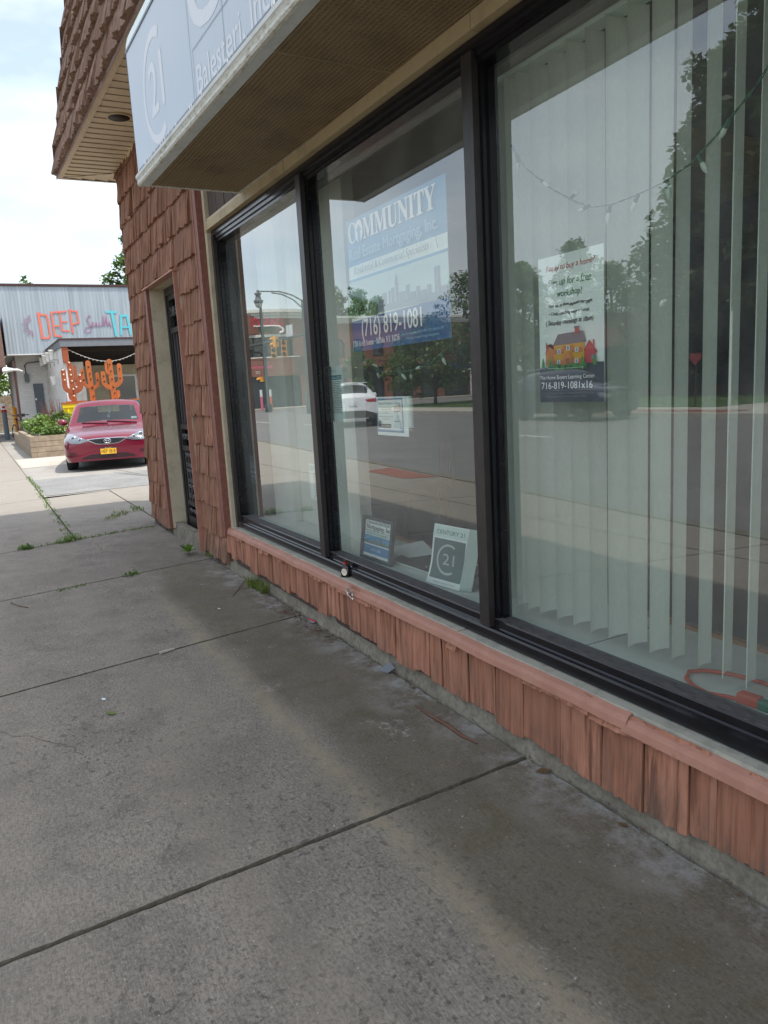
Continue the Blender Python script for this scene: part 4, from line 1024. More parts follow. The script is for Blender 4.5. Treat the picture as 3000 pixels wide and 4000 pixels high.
ch = thing('wooden_chair', 'brown wooden spindle back chair dimly visible inside the shop', 'chair', (-5.2, 3.35, .06), math.radians(-20))
c1_ = MB().mat('chair_wood'); c1_.tube([(-.22+.44*0, 0, .43)]+[(.22*-math.cos(a), .02, .43+.42*math.sin(a)**.8) for a in [math.pi*k/14 for k in range(1, 14)]]+[(.22, 0, .43)], .016, 8); 
c1_.build('back_hoop', ch)
for i in range(5):
    s_ = MB().mat('chair_wood'); x = -.14+i*.07; s_.tube([(x, 0, .44), (x*1.05, .015, .43+.40*math.sqrt(max(.05, 1-(x/.23)**2)))], .008, 6); s_.build('spindle', ch)
s_ = MB().mat('chair_wood'); s_.lathe((0, -.2, .41), [(.21, 0), (.225, .015), (.22, .035)], 20); s_.build('seat', ch)
for x, y in ((-.15, -.05), (.15, -.05), (-.15, -.34), (.15, -.34)):
    s_ = MB().mat('chair_wood'); s_.tube([(x, y, .41), (x*1.3, y+(.05 if y > -.2 else -.05), 0)], [.018, .012], 7); s_.build('leg', ch)
# --- miniature bottle on the sill
bo = thing('miniature_bottle', 'tiny square brown liquor bottle with red neck standing on the sill', 'bottle', (-3.50, 1.612, .3535), math.radians(38))
b1 = MB().mat('bottle_brown'); w2 = .0235
rings = [(w2, 0), (w2+.001, .004), (w2+.001, .056), (w2*.8, .064), (.009, .068)]
vs_ = []; 
for r_, z in rings:
    for k in range(16):
        a = 2*math.pi*k/16; c_, s_ = math.cos(a), math.sin(a); m_ = max(abs(c_), abs(s_)); q = lerp(1/m_, 1, .35) if r_ > .012 else 1
        vs_.append((r_*c_*q, r_*.72*s_*q if r_ > .012 else r_*s_, z))
b1.smooth = True; b1.add(vs_, [(i*16+k, i*16+(k+1) % 16, i*16+16+(k+1) % 16, i*16+16+k) for i in range(4) for k in range(16)]); b1.smooth = False; b1.add(vs_[:16], [tuple(range(16))[::-1]])
b1.build('glass_body', bo)
b2 = MB().mat('bottle_red'); b2.lathe((0, 0, .067), [(.0085, 0), (.0085, .016)], 12); b2.mat('bottle_brown'); b2.lathe((0, 0, .083), [(.0115, 0), (.0115, .007)], 12); b2.build('cap', bo)
b3 = MB().mat('label_cream'); b3.add([(.0165*math.cos(a), -w2*.80-.0006, .029+.019*math.sin(a)) for a in [2*math.pi*k/20 for k in range(20)]], [tuple(range(20))]); b3.mat('ink_black'); b3.text('Reserva', V((-.011, -w2*.80-.0009, .029)), XX, ZZ, .006, .022); b3.build('label', bo)

# ================================================================== VEHICLES
def car_body(st, mats, name='body', parent=None, sub=2):
    """st: stations front to rear, each (x, [(y,z)...]) half section from sill to centre; mats: f(i,j)->material"""
    mb = MB(); n = len(st[0][1]); W_ = 2*n-1; vs_ = []
    for x, sec in st: vs_ += [(x, y, z) for y, z in sec] + [(x, -y, z) for y, z in sec[-2::-1]]
    mb.v = [tuple(v) for v in vs_]
    for i in range(len(st)-1):
        for j in range(W_-1):
            jj = j if j < n-1 else W_-2-j
            mb.mat(mats(i, jj)); a = i*W_+j; mb.f.append((a, a+1, a+W_+1, a+W_)); mb.m.append(mb.cur); mb.sm.append(True)
    for i, rev in ((0, False), (len(st)-1, True)):
        r_ = [i*W_+j for j in range(W_)]
        for j in range(n-1):
            q = (r_[j], r_[W_-1-j], r_[W_-2-j], r_[j+1]) if j < n-2 else (r_[j], r_[W_-1-j], r_[j+1])
            mb.mat(mats(0 if not rev else len(st)-2, 2)); mb.f.append(q if not rev else q[::-1]); mb.m.append(mb.cur); mb.sm.append(True)
    ob = mb.build(name, parent)
    if sub:
        sd_ = ob.modifiers.new('subsurf', 'SUBSURF'); sd_.levels = sub; sd_.render_levels = sub
    return ob
def caster(ob):
    dg = bpy.context.evaluated_depsgraph_get(); dg.update()
    return BVHTree.FromObject(ob, dg)
def surf(bv, p, d, off=.006):
    h = bv.ray_cast(V(p), V(d))
    if h[0] is None: return None
    nn_ = h[1] if h[1].dot(V(d)) < 0 else -h[1]
    return h[0] + nn_*off
def patch(mb, bv, top, bot, d=(-1, 0, 0), rows=5, cols=14, off=.006, xs=2):
    """skin between two curves given as (y,z) points, dropped on the body along d"""
    def along(c, q):
        L_ = len(c)-1; k = min(int(q*L_), L_-1); f = q*L_-k
        return (lerp(c[k][0], c[k+1][0], f), lerp(c[k][1], c[k+1][1], f))
    vs_ = []; ok = True; last = None
    for r_ in range(rows+1):
        for c_ in range(cols+1):
            a, b = along(top, c_/cols), along(bot, c_/cols); y, z = lerp(a[0], b[0], r_/rows), lerp(a[1], b[1], r_/rows)
            o_ = V((xs, y, z)) if abs(d[0]) > .5 else V((y, xs, z))
            p = surf(bv, o_, d, off)
            if p is None: p = last or o_
            last = p; vs_.append(p)
    W_ = cols+1; mb.smooth = True
    mb.add(vs_, [(r_*W_+c_, r_*W_+c_+1, (r_+1)*W_+c_+1, (r_+1)*W_+c_) for r_ in range(rows) for c_ in range(cols)]); mb.smooth = False
def wheel(parent, x, y, r_=.32, wd=.2, side=1, spokes=5):
    t_ = MB().mat('tyre'); t_.lathe((x, y-side*wd/2, r_), [(r_*.62, -.0), (r_*.93, 0), (r_, .03), (r_, wd-.03), (r_*.93, wd), (r_*.62, wd)], 28, YY*side); w_ = t_.build('wheel', parent)
    h_ = MB().mat('alloy'); h_.lathe((x, y+side*(wd/2-.02), r_), [(r_*.64, 0), (r_*.62, .012), (r_*.55, .006), (r_*.55, -.03)], 24, YY*side)
    for k in range(spokes):
        a = 2*math.pi*k/spokes; d_ = V((math.cos(a), 0, math.sin(a))); e_ = V((-d_.z, 0, d_.x))
        h_.obox(V((x, y+side*(wd/2-.02), r_))+d_*.04-e_*.03, d_*(r_*.56), e_*.06, YY*side*.012)
    h_.lathe((x, y+side*(wd/2-.015), r_), [(.06, 0), (.05, .015), (.001, .016)], 14, YY*side); h_.build('rim', w_)
def sect(*p): return list(p)
# --- burgundy sedan
sedan = thing('parked_sedan', 'burgundy sedan parked nose out in the lot beside the shop', 'car', (-16.45, 2.35, -.1), math.radians(-10.5))
ST = [(0.0, [(.60, .22), (.68, .32), (.70, .53), (.66, .60), (.50, .635), (.24, .65), (0, .655)]),
      (-.06, [(.74, .205), (.80, .32), (.815, .55), (.76, .65), (.58, .70), (.30, .722), (0, .728)]),
      (-.26, [(.83, .20), (.885, .32), (.895, .58), (.84, .715), (.68, .76), (.35, .785), (0, .792)]),
      (-.70, [(.87, .17), (.905, .32), (.91, .58), (.875, .765), (.76, .815), (.40, .842), (0, .85)]),
      (-1.10, [(.88, .19), (.91, .34), (.915, .60), (.89, .81), (.79, .855), (.42, .885), (0, .895)]),
      (-1.34, [(.88, .19), (.91, .35), (.915, .62), (.895, .83), (.865, .865), (.845, .878), (0, .91)]),
      (-1.38, [(.88, .19), (.91, .35), (.915, .62), (.895, .835), (.865, .87), (.84, .892), (0, .928)]),
      (-2.02, [(.88, .19), (.91, .35), (.915, .64), (.895, .88), (.855, .93), (.70, 1.365), (0, 1.425)]),
      (-2.10, [(.88, .19), (.91, .35), (.915, .64), (.895, .88), (.855, .93), (.675, 1.40), (0, 1.46)]),
      (-2.22, [(.88, .19), (.91, .35), (.915, .64), (.895, .885), (.855, .935), (.66, 1.415), (0, 1.475)]),
      (-3.1, [(.88, .19), (.91, .35), (.915, .65), (.895, .90), (.855, .945), (.65, 1.425), (0, 1.49)]),
      (-3.7, [(.86, .19), (.90, .35), (.91, .66), (.885, .91), (.80, .955), (.57, 1.37), (0, 1.43)]),
      (-4.25, [(.85, .20), (.90, .36), (.90, .68), (.87, .92), (.78, .97), (.5, 1.04), (0, 1.06)]),
      (-4.75, [(.80, .24), (.85, .38), (.85, .68), (.80, .90), (.66, .96), (.4, .985), (0, .99)]),
      (-4.85, [(.70, .3), (.76, .4), (.76, .66), (.70, .85), (.5, .9), (.3, .92), (0, .92)])]
def hold(sec):
    L2 = lambda a, b, q: (lerp(a[0], b[0], q), lerp(a[1], b[1], q))
    p = sec; return [p[0], p[1], p[2], p[3], L2(p[3], p[4], .85), p[4], L2(p[4], p[5], .95), L2(p[5], p[6], .045), p[6]]
ST = [(x, hold(q)) for x, q in ST]
def cm(i, j):
    if i == 6 and j == 7: return 'car_glass'
    if 6 <= i <= 10 and j == 5: return 'dark_glass'
    if i == 11 and j == 7: return 'dark_glass'
    if j == 0 and i > 2: return 'plastic_black'
    return 'car_red'
body = car_body(ST, cm, 'body', sedan)
bv = caster(body)
for sd_ in (1, -1):
    hb = MB()
    hb.mat('lamp_clear'); patch(hb, bv, [(sd_*.37, .640), (sd_*.55, .715), (sd_*.68, .765), (sd_*.80, .785)], [(sd_*.37, .630), (sd_*.53, .59), (sd_*.70, .59), (sd_*.81, .66)], off=.011)
    for y, z, r_ in ((.665, .685, .060), (.53, .655, .042)):
        p = surf(bv, (2, sd_*y, z), (-1, 0, 0), .012)
        if p: hb.mat('chrome'); hb.lathe(p-XX*.004, [(r_, 0), (r_, .006), (r_*.8, .006), (r_*.7, .002)], 18, V((1, sd_*.35, .15))); hb.mat('frame_charcoal'); hb.lathe(p, [(r_*.55, 0), (r_*.4, .004), (.002, .006)], 14, V((1, sd_*.35, .15)))
    hb.build('headlight', sedan)
gb = MB().mat('chrome'); patch(gb, bv, [(-.40, .660), (-.2, .673), (0, .675), (.2, .673), (.40, .660)], [(-.36, .630), (-.22, .550), (0, .538), (.22, .550), (.36, .630)], off=.004)
gb.mat('plastic_black'); patch(gb, bv, [(-.375, .650), (-.2, .661), (0, .663), (.2, .661), (.375, .650)], [(-.345, .630), (-.21, .562), (0, .551), (.21, .562), (.345, .630)], off=.009)
gb.mat('frame_charcoal')
for k in range(24):
    y = -.34+k*.0296; z0, z1 = .562+.06*(abs(y)/.34)**2.2, .657
    for sg in (1, -1):
        p, q = surf(bv, (2, y, z0), (-1, 0, 0), .011), surf(bv, (2, max(-.35, min(.35, y+sg*.05)), z1-.012*abs(y)/.34), (-1, 0, 0), .011)
        if p and q: gb.tube([p, q], .0022, 4)
gr_ = gb.build('grille', sedan)
em = MB().mat('chrome'); p0 = surf(bv, (2, 0, .610), (-1, 0, 0), .014)
def ring(cy, cz, ry, rz, n_=28, th=.0075): em.tube([p0+V((.004, cy+ry*math.cos(2*math.pi*k/n_), cz+rz*math.sin(2*math.pi*k/n_))) for k in range(n_+1)], th, 6)
ring(0, 0, .068, .047); ring(0, .002, .021, .043, th=.006); ring(0, .021, .050, .020, th=.006); em.build('emblem', gr_)
ib = MB().mat('plastic_black'); patch(ib, bv, [(-.50, .29), (-.36, .345), (0, .355), (.36, .345), (.50, .29)], [(-.54, .262), (-.3, .255), (0, .252), (.3, .255), (.54, .262)], off=.006); ib.build('lower_intake', sedan)
ib = MB().mat('car_red')
for z in (.285, .315): patch(ib, bv, [(-.46, z+.003), (.46, z+.003)], [(-.46, z-.002), (.46, z-.002)], rows=1, off=.012)
ib.build('intake_bar', sedan)
for sd_ in (1, -1):
    ib = MB().mat('plastic_black')
    for z in (.34, .365, .39): patch(ib, bv, [(sd_*.62, z+.008), (sd_*.76, z+.012)], [(sd_*.62, z-.004), (sd_*.76, z)], rows=1, off=.005)
    ib.build('fog_vent', sedan)
pl = MB(); p0 = surf(bv, (2, 0, .40), (-1, 0, 0), .02); pu, pv, pn_ = YY, V((-.06, 0, 1)).normalized(), V((1, 0, .06)).normalized(); po = p0 - pu*.155 - pv*.078 + pn_*.012 + ZZ*.01
pl.mat('plate_yellow'); pl.obox(po, pu*.31, pv*.155, -pn_*.012); pl.mat('plate_navy'); pl.obox(po+pv*.124+pn_*.001, pu*.31, pv*.031, -pn_*.004); pl.obox(po+pn_*.001, pu*.31, pv*.010, -pn_*.004)
pl.text('HEP\u00b71818', po+pu*.022+pv*.03+pn_*.003, pu, pv, .11, .268); pl.mat('plate_yellow'); pl.text('NEW YORK', po+pu*.09+pv*.130+pn_*.003, pu, pv, .026, .13); pl.build('number_plate', sedan)
for sd_ in (1, -1):
    mm = MB().mat('car_red'); mm.smooth = True; mm.lathe((-1.62, sd_*.86, .985), [(.02, 0), (.06, .03), (.075, .09), (.07, .16), (.03, .20)], 14, V((.12, sd_, .12))); mm.smooth = False; mm.build('wing_mirror', sedan)
for x in (-.95, -3.78):
    for sd_ in (1, -1): wheel(sedan, x, sd_*.79, .325, .2, sd_)
ar = MB().mat('plastic_black')
for x in (-.95, -3.78):
    for sd_ in (1, -1): ar.lathe((x, sd_*.70, .34), [(.37, 0), (.37, .19), (.30, .195), (.30, 0)], 24, YY*sd_)
ar.box(-4.3, -.5, -.7, .7, .17, .4); ar.build('wheel_arch', sedan)
wp = MB().mat('plastic_black')
for y0, y1 in ((.62, -.02), (.0, -.55)): wp.tube([surf(bv, (-1.36-.02, y0, 3), (0, 0, -1), .012), surf(bv, (-1.45, y1, 3), (0, 0, -1), .014)], .010, 5)
wp.build('wiper', sedan)
inn_ = MB().mat('plastic_dark'); inn_.box(-1.95, -1.45, -.68, .68, .55, .88)
inn_.mat('carpet')
for y in (.36, -.36): inn_.box(-2.75, -2.62, y-.24, y+.24, .5, 1.12); inn_.box(-2.73, -2.64, y-.12, y+.12, 1.13, 1.30)
inn_.box(-3.7, -3.5, -.6, .6, .5, 1.15); inn_.mat('plastic_black'); inn_.tube([V((-1.98-.03*math.sin(a), .36+.185*math.cos(a), .93+.16*math.sin(a))) for a in [2*math.pi*k/20 for k in range(21)]], .016, 6)
inn_.mat('paper_cool'); inn_.obox((-1.60, .50, 1.0), (0, .13, 0), (-.045, 0, .045), (.002, 0, .002)); inn_.obox((-1.60, .645, 1.0), (0, .07, 0), (-.045, 0, .045), (.002, 0, .002)); inn_.obox((-1.58, -.14, .965), (0, .12, 0), (-.03, 0, .03), (.002, 0, .002))
for k in range(8): inn_.box(-2.02, -2.0, .0+rs.uniform(-.03, .03), .03+rs.uniform(-.01, .03), 1.05+k*.025, 1.07+k*.025)
inn_.build('cabin', sedan)

# --- generic road vehicles seen in the window reflection
def suv(name, label, loc, rz, col, rear_detail=True, hz=1.66):
    t_ = thing(name, label, 'car', loc, rz)
    k = hz/1.66
    S_ = [(0, [(.60, .32), (.72, .45), (.74, .66), (.68, .82), (.5, .88), (.3, .90), (0, .91)]),
          (-.25, [(.80, .26), (.89, .42), (.90, .70), (.84, .92), (.66, .97), (.35, .99), (0, 1.0)]),
          (-.95, [(.86, .24), (.92, .42), (.93, .74), (.90, .98), (.78, 1.04), (.4, 1.07), (0, 1.08)]),
          (-1.35, [(.87, .24), (.93, .42), (.94, .76), (.91, 1.0), (.82, 1.07), (.70, 1.10), (0, 1.13)]),
          (-2.0, [(.87, .24), (.93, .42), (.94, .78), (.92, 1.03), (.84, 1.09), (.64, 1.56*k), (0, 1.62*k)]),
          (-2.3, [(.87, .24), (.93, .42), (.94, .78), (.92, 1.04), (.84, 1.10), (.63, 1.60*k), (0, 1.66*k)]),
          (-3.6, [(.87, .24), (.93, .42), (.94, .80), (.92, 1.07), (.84, 1.13), (.62, 1.58*k), (0, 1.65*k)]),
          (-4.15, [(.87, .25), (.93, .42), (.94, .82), (.92, 1.09), (.82, 1.15), (.60, 1.52*k), (0, 1.60*k)]),
          (-4.45, [(.85, .26), (.92, .42), (.93, .82), (.90, 1.06), (.80, 1.12), (.70, 1.16), (0, 1.18)]),
          (-4.6, [(.80, .32), (.88, .46), (.89, .80), (.85, 1.0), (.7, 1.05), (.4, 1.07), (0, 1.08)])]
    def f(i, j):
        if j == 5 and i in (3, 7): return 'dark_glass'
        if j == 4 and 4 <= i <= 6: return 'dark_glass'
        if j == 0: return 'plastic_dark'
        return col
    b_ = car_body(S_, f, 'body', t_); v_ = caster(b_)
    for sg in (1, -1):
        q = MB().mat('lamp_red'); patch(q, v_, [(sg*.46, .98), (sg*.86, 1.02)], [(sg*.52, .90), (sg*.87, .88)], (1, 0, 0), 3, 8, .008, -8); q.build('tail_light', t_)
        q = MB().mat('lamp_clear'); patch(q, v_, [(sg*.46, .80), (sg*.80, .88)], [(sg*.50, .72), (sg*.82, .74)], (-1, 0, 0), 3, 8, .008, 4); q.build('headlight', t_)
        for x in (-.9, -3.65): wheel(t_, x, sg*.82, .36, .22, sg, 7)
    q = MB().mat('plastic_dark'); patch(q, v_, [(-.78, .50), (-.4, .60), (.4, .60), (.78, .50)], [(-.78, .34), (.78, .34)], (1, 0, 0), 3, 12, .010, -8); q.build('rear_bumper', t_)
    q = MB().mat('plate_white'); p = surf(v_, (-8, 0, .86), (1, 0, 0), .01); q.obox(p+V((-.02, -.15, -.07)), YY*.30, ZZ*.15, XX*.01); q.build('number_plate', t_)
    q = MB().mat('lamp_red'); q.box(-4.19, -4.16, -.25, .25, 1.555*k, 1.575*k); q.build('brake_light', t_)
    q = MB().mat(col); q.add([(-4.05, -.60, 1.60*k), (-4.05, .60, 1.60*k), (-4.38, .55, 1.585*k), (-4.38, -.55, 1.585*k), (-4.05, -.6, 1.57*k), (-4.05, .6, 1.57*k), (-4.38, .55, 1.57*k), (-4.38, -.55, 1.57*k)], [(0, 3, 2, 1), (4, 5, 6, 7), (3, 7, 6, 2), (0, 4, 7, 3), (1, 2, 6, 5)])
    q.mat('chrome')
    for sg in (1, -1): q.tube([(-2.3, sg*.56, 1.68*k), (-3.9, sg*.55, 1.67*k)], .016, 6)
    q.build('roof_spoiler', t_)
    for sg in (1, -1):
        q = MB().mat(col); q.lathe((-1.55, sg*.93, 1.10), [(.03, 0), (.09, .05), (.09, .16), (.03, .2)], 10, YY*sg); q.build('wing_mirror', t_)
    return t_
suv('white_suv', 'white crossover driving away along the street, reflected in the middle pane', (-28.55, -10.3, -.13), math.radians(203), 'car_white')
suv('dark_suv', 'dark grey crossover passing on the far side of the street, reflected behind the poster', (-16.7, -13.9, -.13), 0, 'car_dark')
suv('grey_car', 'grey car parked on the driveway beyond the far lawn, under the big tree', (-16.3, -27.0, 0), math.radians(20), 'car_grey', hz=1.55)
pk = suv('black_pickup', 'black vehicle parked beyond the lawn in front of the long brick building', (-38.5, -25.5, .02), math.radians(-160), 'car_dark', hz=1.75)

# ================================================================== NEXT DOOR: LOT, PLANTER, DUMPSTERS, TAQUERIA
def leaves(mb, cen, rad, n, size, rng, flat=1.0, mat=None, shell=.35):
    if mat: mb.mat(mat)
    vs_ = []; fs_ = []
    for i in range(n):
        d_ = V((rng.gauss(0, 1), rng.gauss(0, 1), rng.gauss(0, 1))).normalized()
        r_ = rng.random()**shell
        p = V(cen)+V((d_.x*rad[0]*r_, d_.y*rad[1]*r_, d_.z*rad[2]*r_))
        a = V((rng.gauss(0, 1), rng.gauss(0, 1), rng.gauss(0, .5))).normalized(); b = a.cross(V((rng.gauss(0, .6), rng.gauss(0, .6), 1))).normalized()
        s_ = size*rng.uniform(.6, 1.35); k = len(vs_)
        vs_ += [p-a*s_*.5, p+b*s_*.28, p+a*s_*.5, p-b*s_*.28]; fs_.append((k, k+1, k+2, k+3))
    mb.add(vs_, fs_)
def tree(name, label, loc, h_, cr, mat, seed, nclump=26, per=130, size=.34, trunk=.16, base=.35, group=None, flat=.75, droop=0, mat2=None):
    rg_ = random.Random(seed); t_ = thing(name, label, 'tree', loc, 0, group)
    tk = MB().mat('bark'); th_ = h_*base
    tk.tube([(0, 0, -.1), (rg_.uniform(-.1, .1), rg_.uniform(-.1, .1), th_*.6), (rg_.uniform(-.2, .2), rg_.uniform(-.2, .2), th_*1.15), (rg_.uniform(-.3, .3), rg_.uniform(-.3, .3), h_*.78)], [trunk*1.3, trunk, trunk*.85, trunk*.25], 10)
    cl = []
    for i in range(nclump):
        q = (i+.5)/nclump; z = th_*.85 + (h_-th_*.85)*q
        pr_ = math.sin(math.pi*min(1, max(.08, (.16+.84*q) if q < .85 else .98)))**.7 if not droop else (1-q)**.75+.12
        a = i*2.399+rg_.uniform(-.4, .4); rr = cr*pr_*rg_.uniform(.35, .92)
        cl.append((V((rr*math.cos(a), rr*math.sin(a), z)), cr*rg_.uniform(.24, .42)))
    for c_, r_ in cl[::2]:
        z0 = max(th_*.7, c_.z-r_*1.6-.5*cr); tk.tube([(0, 0, z0), c_*.5+V((0, 0, z0*.5+.12*r_)), c_], [trunk*.42, trunk*.25, trunk*.08], 5)
    tk.build('trunk', t_)
    cw_ = MB()
    for i, (c_, r_) in enumerate(cl):
        leaves(cw_, c_, (r_, r_, r_*flat), per, size, rg_, mat=(mat2 if mat2 and i % 4 == 0 else mat), shell=.45)
        for k in range(3):
            d_ = V((rg_.gauss(0, 1), rg_.gauss(0, 1), rg_.gauss(-.25*droop, .7))).normalized(); leaves(cw_, c_+d_*r_*1.05, (r_*.38, r_*.38, r_*.32), per//7, size*.9, rg_, shell=.6)
    cw_.build('crown', t_); return t_
# planter
pt = thing('timber_planter', 'weathered grey timber planter box stepping along the pavement edge', 'planter', (-22.4, 1.22, -.1))
def beam(mb, x0, x1, y0, y1, z0, z1): mb.mat('wood_grey'); mb.box(x0+rs.uniform(0, .01), x1-rs.uniform(0, .01), y0+rs.uniform(0, .006), y1-rs.uniform(0, .006), z0+.003, z1-.003)
q = MB()
for i in range(4):
    z = i*.145
    beam(q, -.14 if i % 2 else -.14, 0, .14 if i % 2 == 0 else 0, 2.6, z, z+.142)
q.build('front_wall', pt)
q = MB()
for i in range(4):
    z = i*.145
    for a, b in ((-.14 if i % 2 else 0, -2.9), (-2.91, -6.0), (-6.01, -9.5)):
        if i == 3 and b < -9: continue
        beam(q, b, a, 0, .14, z, z+.142)
q.build('side_wall', pt)
q = MB().mat('soil'); q.box(-9.5, -.14, .14, 3.0, 0, .46); q.build('planter_soil', pt)
def shrub(name, label, loc, rad, n, size, mat, seed, mat2=None, group='shrubs in the timber planter'):
    rg_ = random.Random(seed); mb = MB(); k = 9
    for i in range(k):
        a = i*2.4; rr = rg_.uniform(.1, .75); c_ = V((rad[0]*rr*math.cos(a), rad[1]*rr*math.sin(a), rad[2]*(.35+.5*(1-rr)*rg_.uniform(.6, 1.2))))
        leaves(mb, c_, (rad[0]*.42, rad[1]*.42, rad[2]*.4), n//k, size, rg_, mat=mat2 if mat2 and i % 3 == 0 else mat, shell=.5)
    t_ = thing(name, label, 'shrub', loc, 0, group); mb.build('foliage', t_)
    sm_ = MB().mat('twig_brown')
    for i in range(7): sm_.tube([(0, 0, -.05), (rg_.uniform(-.5, .5)*rad[0], rg_.uniform(-.5, .5)*rad[1], rad[2]*.7)], .008, 4)
    sm_.build('stem', t_)
PZ = .36
shrub('green_shrub', 'broad green shrub spilling over the near end of the timber planter', (-23.2, 2.0, PZ), (.75, .72, .42), 1500, .09, 'leaf_bright', 1, 'leaf_yellow')
shrub('green_shrub', 'darker green shrub at the back of the timber planter by the block wall', (-24.4, 2.3, PZ), (.8, .7, .68), 1300, .10, 'leaf_green', 2, 'leaf_bright')
shrub('green_shrub', 'loose light green shrub over the planter wall nearest the street', (-24.6, 1.75, PZ), (.9, .5, .62), 1300, .10, 'leaf_bright', 3, 'leaf_yellow')
shrub('green_shrub', 'low bluish green clump in the planter corner beside the sedan', (-22.8, 2.5, PZ), (.5, .4, .34), 800, .07, 'leaf_green', 4)
shrub('green_shrub', 'small far shrub at the stepped end of the timber planter', (-28.5, 1.8, PZ), (.9, .5, .55), 800, .10, 'leaf_bright', 5)
for i, (x, y) in enumerate(((-26.0, 2.24), (-25.7, 2.52), (-25.4, 2.75), (-25.9, 2.0))):
    rg_ = random.Random(50+i); mb = MB().mat('reed_red')
    for k in range(26):
        a = rg_.uniform(0, 6.28); b_ = V((x+rg_.uniform(-.14, .14), y+rg_.uniform(-.14, .14), PZ)); tp_ = b_+V((.16*math.cos(a), .16*math.sin(a), rg_.uniform(.7, 1.15)))
        mb.tube([b_, b_.lerp(tp_, .6)+V((0, 0, .03)), tp_], [.009, .007, .002], 4)
    tag(mb.build('reed_clump'), ['tall reddish reed clump before the grey door', 'reddish reed clump left of the yellow dumpster', 'thin reddish reeds touching the yellow dumpster', 'sparse reddish reeds nearest the street in the planter'][i], 'reeds', 'reddish reeds in the planter')
# dumpsters
def dumpster(label, loc, wd, mat):
    t_ = thing('dumpster', label, 'dumpster', loc, math.radians(-4)); dp_ = 1.5; h_ = 1.38
    b_ = MB().mat(mat); b_.prism([(0, .12), (wd, .12), (wd, h_), (0, h_)], (0, 0, 0), YY, ZZ, -XX, dp_)
    b_.build('container', t_)
    b_ = MB().mat(mat); n_ = int(wd/.17)
    for i in range(n_):
        y = .07+i*(wd-.1)/n_; b_.extrude([(0, 0), (.035, .02), (.035, .065), (0, .085)], (0, y, .25), (0, y, h_-.12), XX, YY)
    b_.box(.0, .05, -.03, wd+.03, h_-.10, h_-.0); b_.box(.0, .045, -.02, wd+.02, .12, .2); b_.build('ribs', t_)
    b_ = MB().mat('rust_orange'); b_.box(-dp_-.03, .07, -.04, wd+.04, h_+.003, h_+.055); b_.mat('brown_metal'); b_.box(-.3, .10, -.10, -.035, h_-.45, h_-.28); b_.build('lid', t_)
    b_ = MB().mat('tyre')
    for x in (-.2, -1.3):
        for y in (.2, wd-.2): b_.lathe((x, y-.03, .06), [(.06, 0), (.06, .06)], 10, YY)
    b_.build('castor', t_); return t_
dumpster('yellow ribbed dumpster with rust lid behind the sedan', (-24.3, 2.36, -.1), 1.55, 'yellow_paint')
dumpster('teal dumpster just visible at the right behind the sedan', (-24.6, 4.02, -.1), 1.6, 'teal_paint')
# cactus cut outs: plate with rounded arms and bulb holes
def capsule(p, q, r_, n_=9):
    p, q = V((*p, 0)), V((*q, 0)); d_ = (q-p).normalized(); e_ = V((-d_.y, d_.x, 0)); o = []
    for k in range(n_+1): a = math.pi*k/n_; o.append(q+r_*(e_*-math.cos(a)*-1*-1+d_*math.sin(a)) if False else q + r_*(-e_*math.cos(a)+d_*math.sin(a)))
    for k in range(n_+1): a = math.pi*k/n_; o.append(p + r_*(e_*math.cos(a)-d_*math.sin(a)))
    return [(v.x, v.y) for v in o]
def cactus(label, loc, arms, dots, mat, dotmat, rz):
    t_ = thing('cactus_cutout', label, 'cactus sign', loc, rz, 'cactus cut outs standing on the dumpsters')
    pl_ = MB().mat(mat)
    for i, (p, q, r_) in enumerate(arms): pl_.prism(capsule(p, q, r_), (.0025*(i % 7), 0, 0), YY, ZZ, XX, .04)
    pl_.build('plate', t_)
    for y, z in dots:
        b_ = MB().mat(dotmat); b_.lathe((.058, y, z), [(.024, 0), (.024, .006), (.018, .009), (.002, .010)], 12, XX); b_.build('bulb', t_)
def bend(y0, z0, y1, z1, r_, up_):
    pts = [(y0, z0)]; n_ = 6; sg = 1 if y1 > y0 else -1; R_ = abs(y1-y0)
    for k in range(1, n_+1):
        a = math.pi/2*k/n_; pts.append((y0+sg*R_*math.sin(a), z0+R_*.8*(1-math.cos(a))))
    seg = [(a, b, r_) for a, b in zip(pts[:-1], pts[1:])]
    seg.append((pts[-1], (y1, up_), r_)); return seg
cz0 = 1.34
cactus('brown cactus cut out with pale bulbs on the yellow dumpster lid', (-24.5, 2.69, cz0), [((0, 0), (-.02, 1.12), .075)]+bend(0, .30, -.21, .5, .07, .90)+bend(0, .30, .24, .5, .07, .72)+bend(0, .62, .12, .7, .045, 1.02)[:]+bend(0, .42, .13, .5, .04, .62)+bend(0, .06, -.11, .15, .035, .25)+[((-.2, -.02), (.35, -.02), .045)],
       [(-.215, .95), (-.21, .82), (-.20, .66), (-.02, 1.16), (-.015, .95), (-.01, .80), (0, .62), (.01, .38), (.10, .44), (.24, .78), (.235, .60), (.01, .18)], 'post_orange', 'bulb_warm', 0)
cactus('orange cactus cut out with three plain arms above the sedan roof', (-24.6, 3.24, cz0), [((0, -.1), (-.03, 1.14), .075)]+bend(0, .42, -.22, .62, .05, .92)+bend(0, .38, .20, .58, .05, .80),
       [(-.03, 1.02), (-.01, .82), (0, .66), (-.215, .86), (-.21, .64), (.195, .62), (.02, .40), (.02, .14)], 'rust_orange', 'grille_dark', 0)
